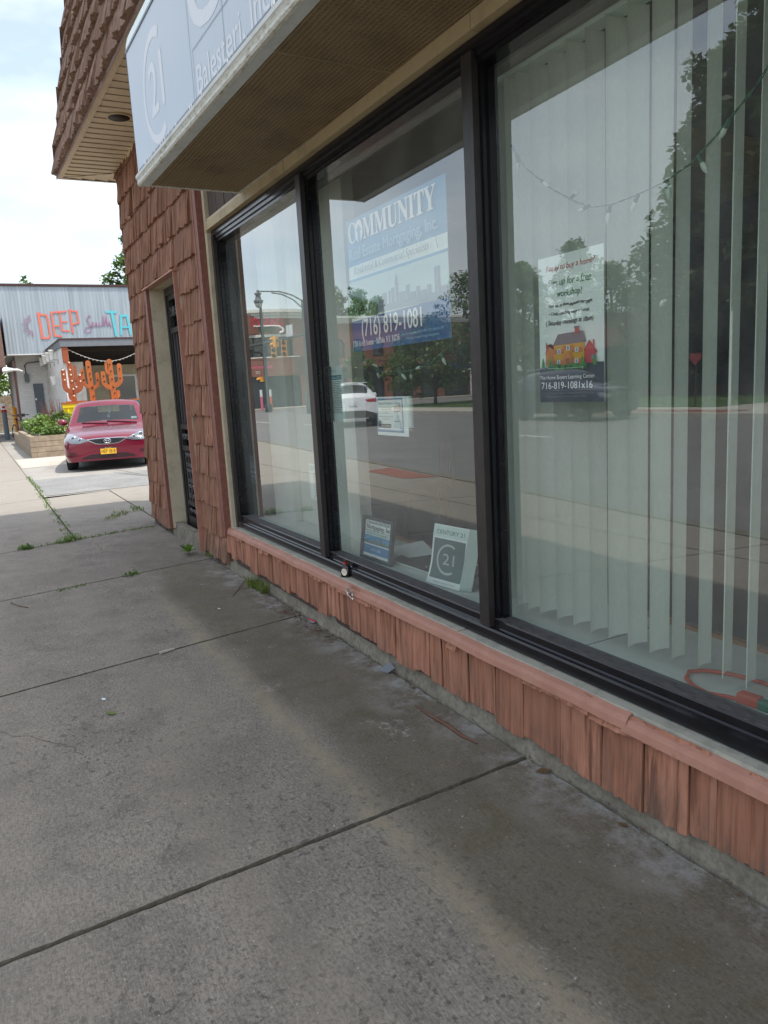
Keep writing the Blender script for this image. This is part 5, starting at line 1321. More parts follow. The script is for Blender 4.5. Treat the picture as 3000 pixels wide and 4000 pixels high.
cactus('tallest orange cactus cut out with four arms, nearest the wooden shingle wall', (-24.4, 3.83, cz0), [((0, -.1), (-.03, 1.15), .078)]+bend(0, .36, -.25, .56, .068, .80)+bend(0, .42, .24, .62, .068, 1.02)+bend(-.02, .78, -.13, .86, .045, 1.08)+bend(0, .05, .13, .14, .05, .24),
       [(-.03, 1.06), (-.02, .86), (-.01, .62), (0, .38), (-.245, .72), (-.24, .56), (.24, .92), (.23, .64), (.02, .20), (.02, .02)], 'rust_orange', 'grille_dark', 0)
# taqueria building
tq = thing('taqueria_building', 'white block building with a tall corrugated metal front and painted lettering', 'building', (0, 0, 0))
FX = -33.0; y0_, y1_ = 1.40, 14.0
cf = MB().mat('galvanised'); nw = 300; vs_ = []
for i in range(nw+1):
    y = lerp(y0_, y1_, i/nw); o_ = .009*math.sin(i*math.pi/1.5+.3); vs_ += [(FX+o_, y, 3.29), (FX+o_, y, 5.86)]
cf.smooth = True; cf.add(vs_, [(2*i, 2*i+2, 2*i+3, 2*i+1) for i in range(nw)]); cf.smooth = False
cf.add([(FX, y0_, 3.29), (FX, y0_, 5.86), (FX-9, y0_-.12, 5.86), (FX-9, y0_-.12, 3.29)], [(0, 1, 2, 3)])
cf.mat('white_paint'); cf.box(FX-.06, FX+.03, y0_, y1_, 3.255, 3.285)
fco = cf.build('corrugated_front', tq)
rc = MB().mat('brown_metal'); rc.box(FX-.2, FX+.06, y0_-.05, y1_, 5.865, 5.95); rc.box(FX-9, FX-.2, y0_-.22, y0_-.08, 5.865, 5.95); rc.build('roof_edge', tq)
rf_ = MB().mat('roof_brown'); rf_.box(FX-9, FX-.21, y0_-.07, y1_, 5.8, 5.86); rf_.mat('white_paint'); rf_.box(FX-9, FX-.05, y0_+.02, y1_, 3.30, 3.33); rf_.build('roof', tq)
le = MB()
def strokes(pts, w_, mat):
    w_ *= .82
    le.mat(mat)
    for i_, (a, b) in enumerate(zip(pts[:-1], pts[1:])):
        a, b = V((0, *a)), V((0, *b)); d_ = (b-a).normalized(); e_ = V((0, -d_.z, d_.y))
        le.obox(V((FX+.021, 0, 0))+a-d_*w_/2-e_*w_/2, (b-a)+d_*w_, e_*w_, V((.004+.0011*((len(le.f)//6) % 11), 0, 0)))
strokes([(2.70, 4.83), (2.74, 3.88)], .11, 'letter_coral'); strokes([(2.70, 4.80), (2.98, 4.76), (3.02, 4.62), (3.04, 4.0), (2.96, 3.88), (2.74, 3.88)], .085, 'letter_coral')
strokes([(3.42, 4.88), (3.18, 4.86), (3.20, 3.96), (3.44, 3.94)], .08, 'letter_coral'); strokes([(3.20, 4.34), (3.40, 4.34)], .07, 'letter_coral')
strokes([(3.72, 4.90), (3.48, 4.88), (3.50, 4.16), (3.76, 4.14)], .075, 'letter_coral'); strokes([(3.50, 4.50), (3.70, 4.50)], .065, 'letter_coral')
strokes([(3.88, 4.08), (3.86, 4.95)], .085, 'letter_coral'); strokes([(3.86, 4.93), (4.12, 4.90), (4.15, 4.46), (3.90, 4.40)], .075, 'letter_coral')
pts = [(4.62, 4.70), (4.56, 4.74), (4.48, 4.62), (4.52, 4.45), (4.62, 4.28), (4.58, 4.12), (4.44, 4.06), (4.34, 4.14), (4.40, 4.26), (4.66, 4.34), (4.72, 4.46), (4.66, 4.46), (4.66, 4.34), (4.74, 4.32), (4.82, 4.46), (4.83, 4.33), (4.92, 4.32), (4.94, 4.46), (4.93, 4.34), (5.04, 4.33), (5.10, 4.72), (5.10, 4.36), (5.14, 4.34), (5.22, 4.70), (5.24, 4.32), (5.32, 4.48), (5.36, 4.32), (5.46, 4.30)]
strokes(pts, .035, 'letter_plum')
strokes([(5.26, 4.88), (5.62, 4.86)], .10, 'letter_aqua'); strokes([(5.46, 4.84), (5.54, 3.94)], .12, 'letter_aqua')
strokes([(5.74, 3.98), (5.80, 4.72), (6.04, 4.72), (6.12, 3.98)], .10, 'letter_aqua'); strokes([(5.78, 4.26), (6.06, 4.26)], .08, 'letter_aqua'); strokes([(6.6, 4.7), (6.3, 4.66), (6.32, 4.0), (6.6, 3.98)], .1, 'letter_aqua')
for k in range(11):
    a = math.radians(100+k*17); r1_ = .16 if k % 2 else .22
    strokes([(2.42+.14*math.cos(a), 4.36+.2*math.sin(a)), (2.42+(.14+r1_)*math.cos(a), 4.36+(.2+r1_)*math.sin(a))], .025, 'letter_plum')
le.build('painted_lettering', fco)
bw = MB().mat('white_block'); WX = FX-1.2; bw.box(WX-.2, WX, 1.72, 2.8, -.1, 3.30); bw.box(WX-8, WX-.2, 1.72, 1.9, -.1, 3.3); bw.box(FX-1.2, FX-1.0, 2.8, y1_, -.1, 3.3); bw.build('white_wall', tq)
dg_ = MB().mat('door_grey'); dg_.box(WX+.003, WX+.05, 2.26, 2.62, -.1, 2.16); dg_.mat('white_paint'); dg_.box(WX+.05, WX+.06, 2.27, 2.33, 1.5, 1.58); dg_.build('service_door', tq)
eb = MB().mat('grey_metal'); eb.box(WX+.003, WX+.14, 1.98, 2.14, 2.24, 2.56); eb.tube([(WX+.04, 2.06, 2.55), (WX+.04, 2.04, 2.9), (WX+.04, 2.14, 3.0), (WX+.04, 2.7, 3.05)], .025, 6); eb.build('electrical_box', tq)
# canopy over the patio: side wall of white blocks, dark inside
CX = -27.5; cyl_, cyr = 2.81, 9.5
cw = MB().mat('white_block'); cw.box(-33.9, CX-.25, cyl_+.03, cyl_+.23, -.1, 3.2); cw.build('block_wall', tq)
ca = MB().mat('fascia_grey'); ca.box(CX-.10, CX, cyl_-.02, cyr, 3.17, 3.39); ca.box(-35.5, CX-.10, cyl_-.02, cyl_+.08, 3.17, 3.39); ca.mat('brown_metal'); ca.box(CX-.12, CX+.02, cyl_-.04, cyr, 3.392, 3.44); ca.box(-35.5, CX-.12, cyl_-.04, cyl_+.06, 3.392, 3.44)
ca.mat('ceiling_dark'); ca.box(-33, CX-.11, cyl_+.09, cyr, 3.26, 3.30)
for x in (-29, -30.5, -32): ca.box(x-.05, x+.05, cyl_+.24, cyr, 3.08, 3.255)
ca.mat('fascia_grey'); ca.prism([(0, 0), (.75, 0), (.55, .33), (0, .33)], (-34.6, cyl_-.14, 3.0), XX, ZZ, YY, .12); ca.build('canopy', tq)
po_ = MB().mat('post_orange'); po_.box(CX-.24, CX-.04, cyl_+.03, cyl_+.20, 2.66, 3.168); po_.build('orange_post', tq)
bk_ = MB().mat('stone_white'); bk_.box(-29.2, -28.8, 2.95, 3.60, -.1, 2.72); bk_.mat('white_block'); bk_.box(-29.21, -28.79, 2.94, 2.99, -.1, 2.73); bk_.build('stone_pillar', tq)
bw2 = MB().mat('ceiling_dark'); bw2.box(-33.2, -33.0, 3.1, 9.5, -.1, 3.25); bw2.mat('beige_paint'); bw2.box(-32.99, -32.9, 4.1, 9.5, -.1, 2.75)
bw2.mat('white_paint'); bw2.box(-32.9, -32.85, 5.05, 5.13, -.1, 2.35); bw2.box(-32.9, -32.85, 6.05, 6.13, -.1, 2.35); bw2.box(-32.9, -32.85, 5.13, 6.05, 2.27, 2.35); bw2.mat('dark_glass'); bw2.box(-32.9, -32.87, 5.14, 6.04, .3, 2.26); bw2.build('patio_wall', tq)
ds = MB().mat('brown_metal'); ds.box(-30.1, -30.0, 1.40, 1.48, -.1, 2.88); tag(ds.build('brown_post'), 'thin dark brown steel post in front of the white building corner', 'post')
# string of patio lights
pts = [(CX-.2, 3.05+2.5*k/20, 3.08-.42*math.sin(math.pi*k/20)) for k in range(21)]
mb = MB().mat('white_paint'); mb.tube(pts, .010, 5)
for p in pts[::1]: mb.mat('bulb_warm'); mb.lathe(V(p)-ZZ*.035, [(.010, 0), (.018, .012), (.012, .03)], 8)
tag(mb.build('patio_lights'), 'white string of small round bulbs sagging across the open patio', 'string lights')
# flower pots on brackets
for i in range(5):
    x = lerp(-35.2, -29.2, i/4)
    t_ = thing('wall_pot', ['white bucket pot on the block wall, farthest from the orange post', 'white bucket pot on the block wall, second farthest from the orange post', 'white bucket pot in the middle of the wall row', 'white bucket pot on the block wall, second from the orange post', 'white bucket pot on the block wall nearest the orange post'][i], 'pot', (x, cyl_-.16, 2.84), 0, 'white pots along the block wall')
    q = MB().mat('pot_white'); q.lathe((0, 0, 0), [(.06, 0), (.09, .30), (.10, .31), (.10, .34), (.085, .34), (.07, .2)], 16); q.build('pot', t_)
    q = MB().mat('black_iron'); q.box(-.012, .012, .0, .19, -.012, .0); q.box(-.012, .012, .178, .188, -.15, .0); q.build('bracket', t_)
t_ = thing('wall_pot', 'single white bucket pot lower down the block wall beside the cactus', 'pot', (-29.6, cyl_-.16, 1.98), 0, 'white pots along the block wall'); q = MB().mat('pot_white'); q.lathe((0, 0, 0), [(.07, 0), (.11, .27), (.12, .30), (.10, .30)], 14); q.build('pot', t_)
wl_ = thing('wall_lamp', 'white curved barn lamp reaching out from the white building corner', 'lamp', (-30.9, 1.72, 2.55)); q = MB().mat('white_paint'); q.tube([(0, 0, .0), (.5, -.15, .03), (1.6, -.4, .0)], [.05, .05, .04], 8); q.build('arm', wl_); q = MB().mat('white_paint'); q.tube([(1.5, -.38, .0), (2.3, -.62, -.03), (2.6, -.7, -.06)], [.06, .10, .03], 10); q.build('shade', wl_)
# bollards, bicycle, fence
b_ = thing('grey_bollard', 'grey steel bollard with a red and white cap sign at the lot entrance', 'bollard', (-36, 1.12, -.1)); q = MB().mat('door_grey'); q.lathe((0, 0, 0), [(.10, 0), (.10, 1.18), (.09, 1.2)], 16); q.build('post', b_); q = MB().mat('red_paint'); q.lathe((0, 0, 1.18), [(.115, 0), (.115, .10)], 16); q.mat('white_paint'); q.lathe((0, 0, 1.281), [(.112, 0), (.112, .2), (.13, .22), (.13, .26)], 16); q.mat('ink_red'); q.box(.113, .116, -.06, .06, 1.33, 1.43); q.build('cap_sign', b_)
q = MB().mat('signal_yellow'); q.lathe((-37.5, 1.58, -.1), [(.075, 0), (.075, 1.35), (.05, 1.38)], 14); tag(q.build('yellow_bollard'), 'slim yellow bollard behind the bicycle handlebars', 'bollard')
q = MB().mat('red_paint'); q.lathe((-38.5, 1.82, -.1), [(.22, 0), (.24, .5), (.22, 1.3)], 18); tag(q.build('red_barrel'), 'red drum standing between the yellow bollard and the brown post', 'barrel')
bi = thing('bicycle', 'dark bicycle leaning at the planter with only its handlebars showing clearly', 'bicycle', (-33.2, 1.50, -.1), math.radians(15))
q = MB().mat('black_iron'); q.tube([(-.5, 0, .36), (-.1, 0, .30), (.38, 0, .82), (.5, 0, .36)], .018, 7); q.tube([(-.1, 0, .30), (-.25, 0, .86), (.38, 0, .82)], .016, 7); q.tube([(.38, 0, .82), (.36, 0, 1.02)], .016, 7); q.build('bike_frame', bi)
q = MB().mat('black_iron'); q.tube([(.30, -.32, 1.04), (.40, -.1, 1.05), (.40, .1, 1.05), (.30, .32, 1.04)], .02, 7); q.box(.36, .46, -.12, .12, .98, 1.1); q.build('handlebar', bi)
q = MB().mat('tyre'); q.lathe((-.25, 0, .86), [(.03, 0), (.07, .03), (.05, .06)], 10); q.build('saddle', bi)
for x in (-.55, .55):
    q = MB().mat('tyre'); q.tube([V((x+.33*math.cos(a), 0, .34+.33*math.sin(a))) for a in [2*math.pi*k/24 for k in range(25)]], .02, 6); q.mat('alloy')
    for k in range(10): a = 2*math.pi*k/10; q.tube([(x, 0, .34), (x+.32*math.cos(a), 0, .34+.32*math.sin(a))], .003, 3)
    q.build('wheel', bi)
fe = thing('board_fence', 'horizontal board fence at the end of the pavement under leafy trees', 'fence', (-46, 0, -.1))
q = MB()
for i in range(11): q.mat('wood_grey'); q.box(-.03+.004*(i % 2), 0, -3.0, 2.6, .1+i*.17, .1+i*.17+.155)
q.build('boards', fe)
for y in (-3, -1.1, .8, 2.6): q = MB().mat('wood_brown'); q.box(-.12, -.035, y-.05, y+.05, 0, 2.0); q.build('fence_post', fe)
nr = MB().mat('roof_brown'); nr.box(-44, -31.5, -.3, 1.25, 2.75, 4.75); nr.mat('brown_metal'); nr.box(-44, -31.4, -.35, 1.27, 2.68, 2.745)
no = thing('neighbour_canopy', 'brown shingled overhang at the picture edge beyond the corrugated front', 'building', (0, 0, 0)); nr.build('overhang', no); q = MB().mat('red_brick'); q.box(-44, -40, -.25, -.05, -.1, 2.68); q.build('pier', no)
tree('leafy_tree', 'bright leafy tree over the board fence at the far left', (-48.5, .6, -.1), 4.2, 2.4, 'leaf_bright', 21, 22, 150, .28, .12, .2)
tree('leafy_tree', 'tree top showing above the left part of the corrugated front', (-52, 3.75, -.1), 8.7, 1.25, 'leaf_bright', 22, 18, 130, .26, .18, .55)
tree('leafy_tree', 'tall tree behind the taqueria, its crown beside the shingled wall', (-47, 9.6, -.1), 11.0, 2.2, 'leaf_green', 23, 26, 190, .30, .2, .45, mat2='leaf_bright')

# ================================================================== ACROSS THE STREET (seen mirrored in the window panes)
BX = -58.0
cbld = thing('corner_building', 'two storey red brick corner building with white cornices and red cursive letters', 'building', (0, 0, 0))
def curve_facade():
    """rounded corner bay: bows from the street side round to the main front"""
    pts = []
    for k in range(13):
        q = k/12; pts.append((BX+.55*math.sin(math.pi*q)-.9*(1-q)**3*1.5, lerp(-15.2, -21.3, q)))
    return pts
cp_ = curve_facade()
def wall(mb, pts, z0, z1, off=0):
    for (xa, ya), (xb, yb) in zip(pts[:-1], pts[1:]): mb.add([(xa+off, ya, z0), (xb+off, yb, z0), (xb+off, yb, z1), (xa+off, ya, z1)], [(3, 2, 1, 0)])
q = MB().mat('red_brick'); wall(q, cp_, 5.75, 7.1); wall(q, cp_[:2], 2.5, 5.75); wall(q, cp_[9:], 2.5, 5.75); wall(q, cp_, 2.5, 4.0); q.box(BX-10, BX-.02, -21.3, -15.6, 5.8, 7.3); q.box(BX-10, BX-1.2, -21.3, -15.6, -.1, 5.8); q.build('corner_wall', cbld)
q = MB().mat('cream_trim')
for z0, z1, o_ in ((6.98, 7.2, .10), (7.2, 7.42, .24), (7.42, 7.66, .42)): wall(q, cp_, z0, z1, o_); 
for z, o0, o1 in ((6.98, 0, .10), (7.2, .10, .24), (7.42, .24, .42)):
    for (xa, ya), (xb, yb) in zip(cp_[:-1], cp_[1:]): q.add([(xa+o0, ya, z), (xb+o0, yb, z), (xb+o1, yb, z), (xa+o1, ya, z)], [(0, 1, 2, 3)])
wall(q, cp_[:11], 3.94, 4.02, .10); wall(q, cp_[:10], 5.55, 5.75, .05); q.build('corner_cornice', cbld)
q = MB().mat('dark_glass'); wall(q, [(a-.25, b) for a, b in cp_[1:10]], 4.02, 5.6); q.mat('room_dark'); wall(q, [(a-.9, b) for a, b in cp_[1:10]], 4.02, 5.6)
q.mat('dark_steel')
for a, b in cp_[1:10:2]: q.box(a-.26, a-.16, b-.04, b+.04, 4.0, 5.7)
q.mat('house_red'); wall(q, [(a-.5, b) for a, b in cp_[3:7]], 4.9, 5.5); q.mat('teal_paint'); wall(q, [(a-.5, b) for a, b in cp_[7:10]], 4.1, 5.3); q.build('upper_window', cbld)
q = MB().mat('dark_steel'); wall(q, [(a-.3, b) for a, b in cp_[:11]], -.1, 2.5); q.mat('red_brick'); wall(q, cp_[10:], -.1, 2.5); q.mat('grey_metal'); q.box(BX-.4, BX+.2, -21.0, -20.5, 0, 1.1); q.build('ground_floor', cbld)
# red script letters with a white swash
dl_ = MB().mat('letter_red'); uy = V((0, -1, 0))
dl_.text("DASH'S", V((BX+.64, -18.95, 6.40)), YY, ZZ, .82, 2.6, .12, bold=.03)
dl_.mat('white_paint'); sw = [(-16.5, 6.36), (-17.2, 6.34), (-18.0, 6.38), (-18.6, 6.34), (-18.95, 6.12), (-18.9, 5.92), (-18.6, 5.84)]
for k, (a, b) in enumerate(zip(sw[:-1], sw[1:])): dl_.tube([(BX+.68, *a), (BX+.68, *b)], .05+.012*k, 6)
dl_.mat('leaf_green'); dl_.box(BX+.60, BX+.62, -18.3, -16.9, 5.9, 6.3)
dl_.build('store_lettering', cbld)
dl_ = MB().mat('pink_sign'); dl_.text('Independent', V((BX+.62, -17.75, 3.12)), YY, ZZ, .38, 1.7, bold=.012); dl_.mat('white_paint'); dl_.text('Of', V((BX+.62, -16.75, 2.72)), YY, ZZ, .3, .36); dl_.build('lower_lettering', cbld)
# long main range facing the side street
q = MB().mat('red_brick')
yl_ = [-21.3, -23.6, -24.6, -25.3, -26.3, -27.2, -28.3, -29.3, -31.0, -32.0, -33.6, -34.6, -35.8, -37.2, -41]
for k in range(len(yl_)-1):
    win = k % 2 == 1; a, b = yl_[k+1], yl_[k]
    if not win: q.box(BX-.3, BX, a, b, 3.76, 6.6)
    else:
        q.box(BX-.3, BX, a, b, 5.3, 6.6); n_ = 6
        for i in range(n_):
            ya, yb = lerp(a, b, i/n_), lerp(a, b, (i+1)/n_); c0, c1 = (2*i/n_-1), (2*(i+1)/n_-1); h0 = 4.95+.33*math.sqrt(max(0, 1-max(abs(c0), abs(c1))**2)); q.box(BX-.3, BX, ya, yb, h0, 5.3)
q.box(BX-.25, BX+.05, -41, -21.3, 2.95, 3.76); q.box(BX-10, BX-.6, -41, -21.3, 3, 6.6)
for y in (-22, -25, -28.6, -31.5, -34, -37.4, -40.5): q.box(BX-.3, BX+.02, y-.35, y+.35, -.1, 2.94)
q.build('main_wall', cbld)
q = MB().mat('cream_trim')
for z0, z1, o_ in ((6.55, 6.72, .10), (6.72, 6.95, .22), (6.95, 7.12, .36)): q.box(BX-1, BX+o_, -41.2, -21.4, z0, z1)
q.mat('red_brick'); q.box(BX-.2, BX+.09, -41, -21.35, 3.40, 3.50); q.build('main_cornice', cbld)
q = MB().mat('dark_glass'); q.poly([(BX-.2, -41, 3.7), (BX-.2, -21.5, 3.7), (BX-.2, -21.5, 5.5), (BX-.2, -41, 5.5)]); q.mat('dark_steel'); q.box(BX-.55, BX-.5, -41, -21.5, -.1, 5.5); q.build('arched_window', cbld)
q = MB().mat('awning_blue'); q.add([(BX, -41, 3.0), (BX, -34.6, 3.0), (BX+1.2, -34.6, 2.55), (BX+1.2, -41, 2.55), (BX+1.2, -34.6, 2.30), (BX+1.2, -41, 2.30)], [(0, 1, 2, 3), (3, 2, 4, 5)]); q.build('blue_awning', cbld)
rg2 = thing('portico', 'white posted portico frame standing before the blue awning', 'portico', (BX+2.4, -35.6, 0))
for y in (0, -1.1, -2.4): q = MB().mat('white_paint'); q.box(-.06, .06, y-.06, y+.06, 0, 2.2); q.build('portico_post', rg2)
q = MB().mat('white_paint'); q.box(-.08, .08, -2.6, .2, 2.2, 2.36); q.box(-.03, .03, -2.4, 0, .3, .36); q.build('beam', rg2)
lb = thing('low_brick_building', 'long low dark brick building beyond the far lawn, right of the poster', 'building', (0, 0, 0))
q = MB().mat('dark_brick'); q.box(-42, -22, -40, -29.2, 2.78, 4.45); q.box(-42, -22, -40, -30.4, -.1, 2.78); q.build('brick_wall', lb); q = MB().mat('dark_steel'); q.box(-41.5, -22.5, -30.38, -30.3, .4, 2.7); q.build('shop_window', lb); q = MB().mat('brown_metal'); q.box(-42.1, -21.9, -40, -29.05, 4.452, 4.56); q.build('coping', lb)
# street lamp and signal gear at the far corner
sp2 = thing('signal_pole', 'dark green corner pole carrying a curved lamp arm and a long signal mast', 'street lamp', (-50.1, -14.6, 0))
q = MB().mat('pole_dark'); q.lathe((0, 0, -.1), [(.25, 0), (.25, .5), (.13, .6), (.11, 6.6), (.07, 7.2)], 14); q.build('pole', sp2)
q = MB().mat('pole_dark'); q.tube([(0, 0, 4.55), (-6, -.1, 4.62)], [.11, .07], 8); q.tube([(0, 0, 4.55), (9, .4, 4.50)], [.11, .07], 8); q.build('mast_arm', sp2)
sl2 = thing('street_lamp', 'teardrop street lamp hanging from a long curved arm above the crossing', 'street lamp', (-42.0, -14.3, 0))
q = MB().mat('pole_dark'); q.lathe((0, 0, -.1), [(.22, 0), (.22, .6), (.12, .7), (.09, 6.6)], 12); q.build('pole', sl2)
q = MB().mat('pole_dark'); q.tube([(0, 0, 6.42), (-1.6, -.05, 6.95), (-3.8, -.1, 7.45), (-7.9, -.15, 8.0)], .045, 7); q.tube([(0, 0, 6.0), (-1.6, -.05, 6.7), (-3.5, -.1, 7.25), (-5.2, -.1, 7.55)], .04, 7); q.build('lamp_arm', sl2)
q = MB().mat('grey_metal'); q.lathe((-8.0, -.15, 6.95), [(.25, .25), (.34, .42), (.2, .55), (.17, .8), (.26, .92), (.1, 1.0), (.06, 1.15)], 14); q.build('lamp_head', sl2); q = MB().mat('bulb_clear'); q.lathe((-8.0, -.15, 6.9), [(.02, 0), (.2, .1), (.26, .3)], 14); q.build('lamp_globe', sl2)
def signal(label, loc, rz, heads=3):
    t_ = thing('traffic_signal', label, 'traffic light', loc, rz, 'traffic signals at the far corner')
    q = MB().mat('signal_yellow'); q.box(-.17, .17, -.12, .12, 0, heads*.34); q.build('housing', t_)
    for k in range(heads):
        z = .17+k*.34
        q = MB().mat('signal_yellow'); q.extrude([(.15*math.cos(a), .15*math.sin(a)) for a in [math.pi*j/10 for j in range(11)]], (0, .121, z), (0, .38, z-.03), XX, ZZ, False); q.build('visor', t_)
        q = MB().mat('lens_dark'); q.lathe((0, .122, z), [(.13, 0), (.10, .02), (.002, .03)], 14, YY); q.build('lens', t_)
signal('yellow signal head hanging lower on the left below the mast', (-47.9, -14.5, 3.45), math.radians(-60)); signal('yellow signal head hanging lower on the right below the mast', (-46.0, -14.5, 3.45), math.radians(-60)); signal('yellow signal head hung directly on the mast arm', (-47.3, -14.45, 4.15), math.radians(60), 2); signal('small yellow pedestrian head on the corner pole', (-50.6, -14.5, 2.0), math.radians(40), 1)
q = MB().mat('plate_white'); q.box(-45.2, -44.2, -14.44, -14.40, 4.6, 5.3); tag(q.build('mast_sign'), 'blank pale rectangular sign board fixed above the signal mast', 'sign')
for x, y, m_, lb_ in ((-52.6, -15.0, 'pink_sign', 'thin pink roadside marker nearest the left pane edge'), (-50.9, -15.1, 'orange_sign', 'wide orange and white roadside marker beside the corner pole')):
    q = MB().mat(m_); q.box(x-.22, x+.22, y-.04, y, 0, .95); q.mat('white_paint'); q.box(x-.2, x+.2, y-.05, y+.01, .955, 1.45); tag(q.build('road_marker'), lb_, 'sign', 'roadside markers at the far corner')
q = MB().mat('cord_orange'); hp = [(.24*math.sin(a)**3, 1.75+.20*math.cos(a)-.075*math.cos(2*a)-.03*math.cos(3*a)) for a in [2*math.pi*k/24 for k in range(24)]]; q.mat('heart_red'); q.prism(hp[::-1], (-17.9, -18.5, -.1), XX, ZZ, YY, .03); q.mat('pole_dark'); q.box(-17.93, -17.88, -18.53, -18.505, 0, 1.5); tag(q.build('heart_sign'), 'red heart shaped sign on a post at the far lawn edge', 'sign')
q = MB().mat('plate_white'); q.tube([(-15.1, -16.6, 0), (-15.1, -16.6, 2.9)], .03, 8); tag(q.build('sign_post'), 'slim pale sign post on the far pavement under the big tree', 'post')
# trees over there
tree('street_tree', 'round green street tree on the far lawn in front of the brick range', (-37.3, -20.2, 0), 4.6, 2.6, 'leaf_green', 31, 30, 210, .22, .12, .28, 'trees across the street', mat2='leaf_bright')
tree('street_tree', 'small light green street tree at the far corner by the left mullion', (-49.5, -21.5, 0), 3.9, 1.5, 'leaf_bright', 32, 16, 150, .2, .08, .3, 'trees across the street')
tree('street_tree', 'slim young street tree with pale leaves before the brick arches', (-43, -21.5, 0), 3.7, 1.4, 'leaf_bright', 33, 16, 150, .2, .08, .3, 'trees across the street')
for i, (x, y, h_, r_, sd_) in enumerate(((-76.9, -32.9, 11.6, 2.5, 41), (-75.8, -35.2, 11.4, 2.4, 42), (-75.0, -37.0, 10.6, 2.2, 43), (-78, -50.7, 13.9, 4.2, 44), (-40.3, -26.2, 6.8, 1.8, 45), (-38.9, -28.2, 8.2, 2.4, 46), (-44.6, -37.6, 11.0, 2.3, 47), (-45.4, -42.4, 9.6, 3.2, 48))):
    tree('backdrop_tree', ['bushy tree rising behind the corner building roof, leftmost of three', 'bushy tree rising behind the corner building roof, middle of three', 'bushy tree rising behind the corner building roof, nearest the cornice bend', 'broad tree beyond the brick range beside the COMMUNITY banner', 'small tree reflected at the left edge of the right hand pane', 'bushy tree reflected just left of the home buyer poster', 'tree top peeping over the top edge of the home buyer poster', 'spreading tree reflected just right of the home buyer poster'][i], (x, y, 0), h_, r_, 'leaf_bright' if i == 2 else 'leaf_green', sd_, 26, 170, .34, .2, .3, 'trees behind the far buildings', mat2='leaf_bright')
tree('maple_tree', 'huge dark leafy tree across the street filling the right hand pane', (-20.7, -29.4, 0), 16.8, 5.7, 'leaf_dark', 51, 130, 720, .46, .48, .22, None, .85, 0, 'leaf_green')
tree('bushy_tree', 'lower dark tree between the low brick building and the huge tree', (-25.6, -27.5, 0), 8.2, 3.2, 'leaf_dark', 52, 30, 220, .34, .2, .22, None, .9, 0, 'leaf_yellow')
tree('bushy_tree', 'dark spreading tree at the far right behind the lawn', (-13.0, -30.5, 0), 13.0, 6.0, 'leaf_dark', 53, 40, 240, .42, .3, .22, None, .9, 0, 'leaf_yellow')
hg = MB(); rg_ = random.Random(9)
for i in range(60): leaves(hg, (-24+i*.27, -30.6+rg_.uniform(-.4, .4), .9+rg_.uniform(-.3, .4)), (.7, .7, .9), 60, .26, rg_, mat='leaf_dark')
struct(hg.build('far_hedge'), 'stuff')
gg = MB(); rg_ = random.Random(10); gg.mat('leaf_bright')
for i in range(9000):
    x, y = rg_.uniform(-41, 12), rg_.uniform(-27, -18.25)
    if -16.9 < x < -14.1: continue
    a = rg_.uniform(0, 6.28); h_ = rg_.uniform(.04, .10); gg.add([(x-.02*math.cos(a), y-.02*math.sin(a), .02), (x+.02*math.cos(a), y+.02*math.sin(a), .02), (x+rg_.uniform(-.05, .05), y+rg_.uniform(-.05, .05), .02+h_)], [(0, 1, 2)])
struct(gg.build('grass'), 'stuff')

# ================================================================== WEEDS AND LITTER
def blades(mb, c_, n_, h_, sp_, rng, w_=.004):
    for k in range(n_):
        a = rng.uniform(0, 6.28); r_ = sp_*math.sqrt(rng.random()); b_ = V((c_[0]+r_*math.cos(a), c_[1]+r_*math.sin(a), c_[2])); hh = h_*rng.uniform(.5, 1.2); l_ = V((rng.uniform(-1, 1), rng.uniform(-1, 1), 0))*hh*.7
        e_ = V((math.cos(a), math.sin(a), 0))*w_; m_ = b_+l_*.35+ZZ*hh*.7; t_ = b_+l_+ZZ*hh*rng.uniform(.7, 1)
        mb.add([b_-e_, b_+e_, m_+e_*.8, m_-e_*.8, t_], [(0, 1, 2, 3), (3, 2, 4)])
def weed(label, pts, n_, h_, sp_, seed, mat='leaf_bright', leafy=0, name='weed_tuft'):
    rg_ = random.Random(seed); mb = MB()
    for p in pts:
        mb.mat(mat if rg_.random() < .75 else 'leaf_green'); blades(mb, (p[0], p[1], -.01), n_, h_, sp_, rg_)
        if leafy: leaves(mb, (p[0], p[1], h_*.4), (sp_, sp_, h_*.4), leafy, h_*.55, rg_)
    return tag(mb.build(name), label, 'weeds', 'weeds in the pavement cracks')
def line(a, b, n_, rng, j=.03): return [(lerp(a[0], b[0], i/n_)+rng.uniform(-j, j), lerp(a[1], b[1], i/n_)+rng.uniform(-j, j)) for i in range(n_+1)]
rw = random.Random(77)
weed('grassy weeds along the cross joint, running to the shingled corner', line((-7.75, .35), (-8.02, 1.45), 16, rw), 16, .035, .05, 1)
jw = weed('', line((-8.0, .70), (-15.5, .74), 70, rw), 9, .035, .035, 2, name='joint_weeds')
for k_ in ('label', 'category', 'group'): del jw[k_]
struct(jw, 'stuff')
weed('yellowish grass patch by the shingled corner at the lot edge', [(x, y) for x, y in line((-9.0, 1.28), (-9.6, 1.62), 14, rw, .09)], 16, .05, .07, 3, 'leaf_yellow')
weed('small round weed tuft growing alone in the pavement joint at the picture left', [(-7.72, .24), (-7.70, .28), (-7.76, .27)], 26, .06, .05, 4, leafy=14)
weed('weed clump where the two joints cross before the lot', [(-7.83, .66), (-7.86, .72), (-7.8, .6)], 26, .08, .06, 5, leafy=10)
weed('small weed tuft in the joint, middle of the pavement', [(-5.90, .88), (-5.92, .93)], 24, .045, .045, 6, leafy=10)
weed('smaller weed tuft in the same joint, nearer the street', [(-5.80, .47), (-5.82, .52), (-5.78, .4)], 18, .03, .04, 7)
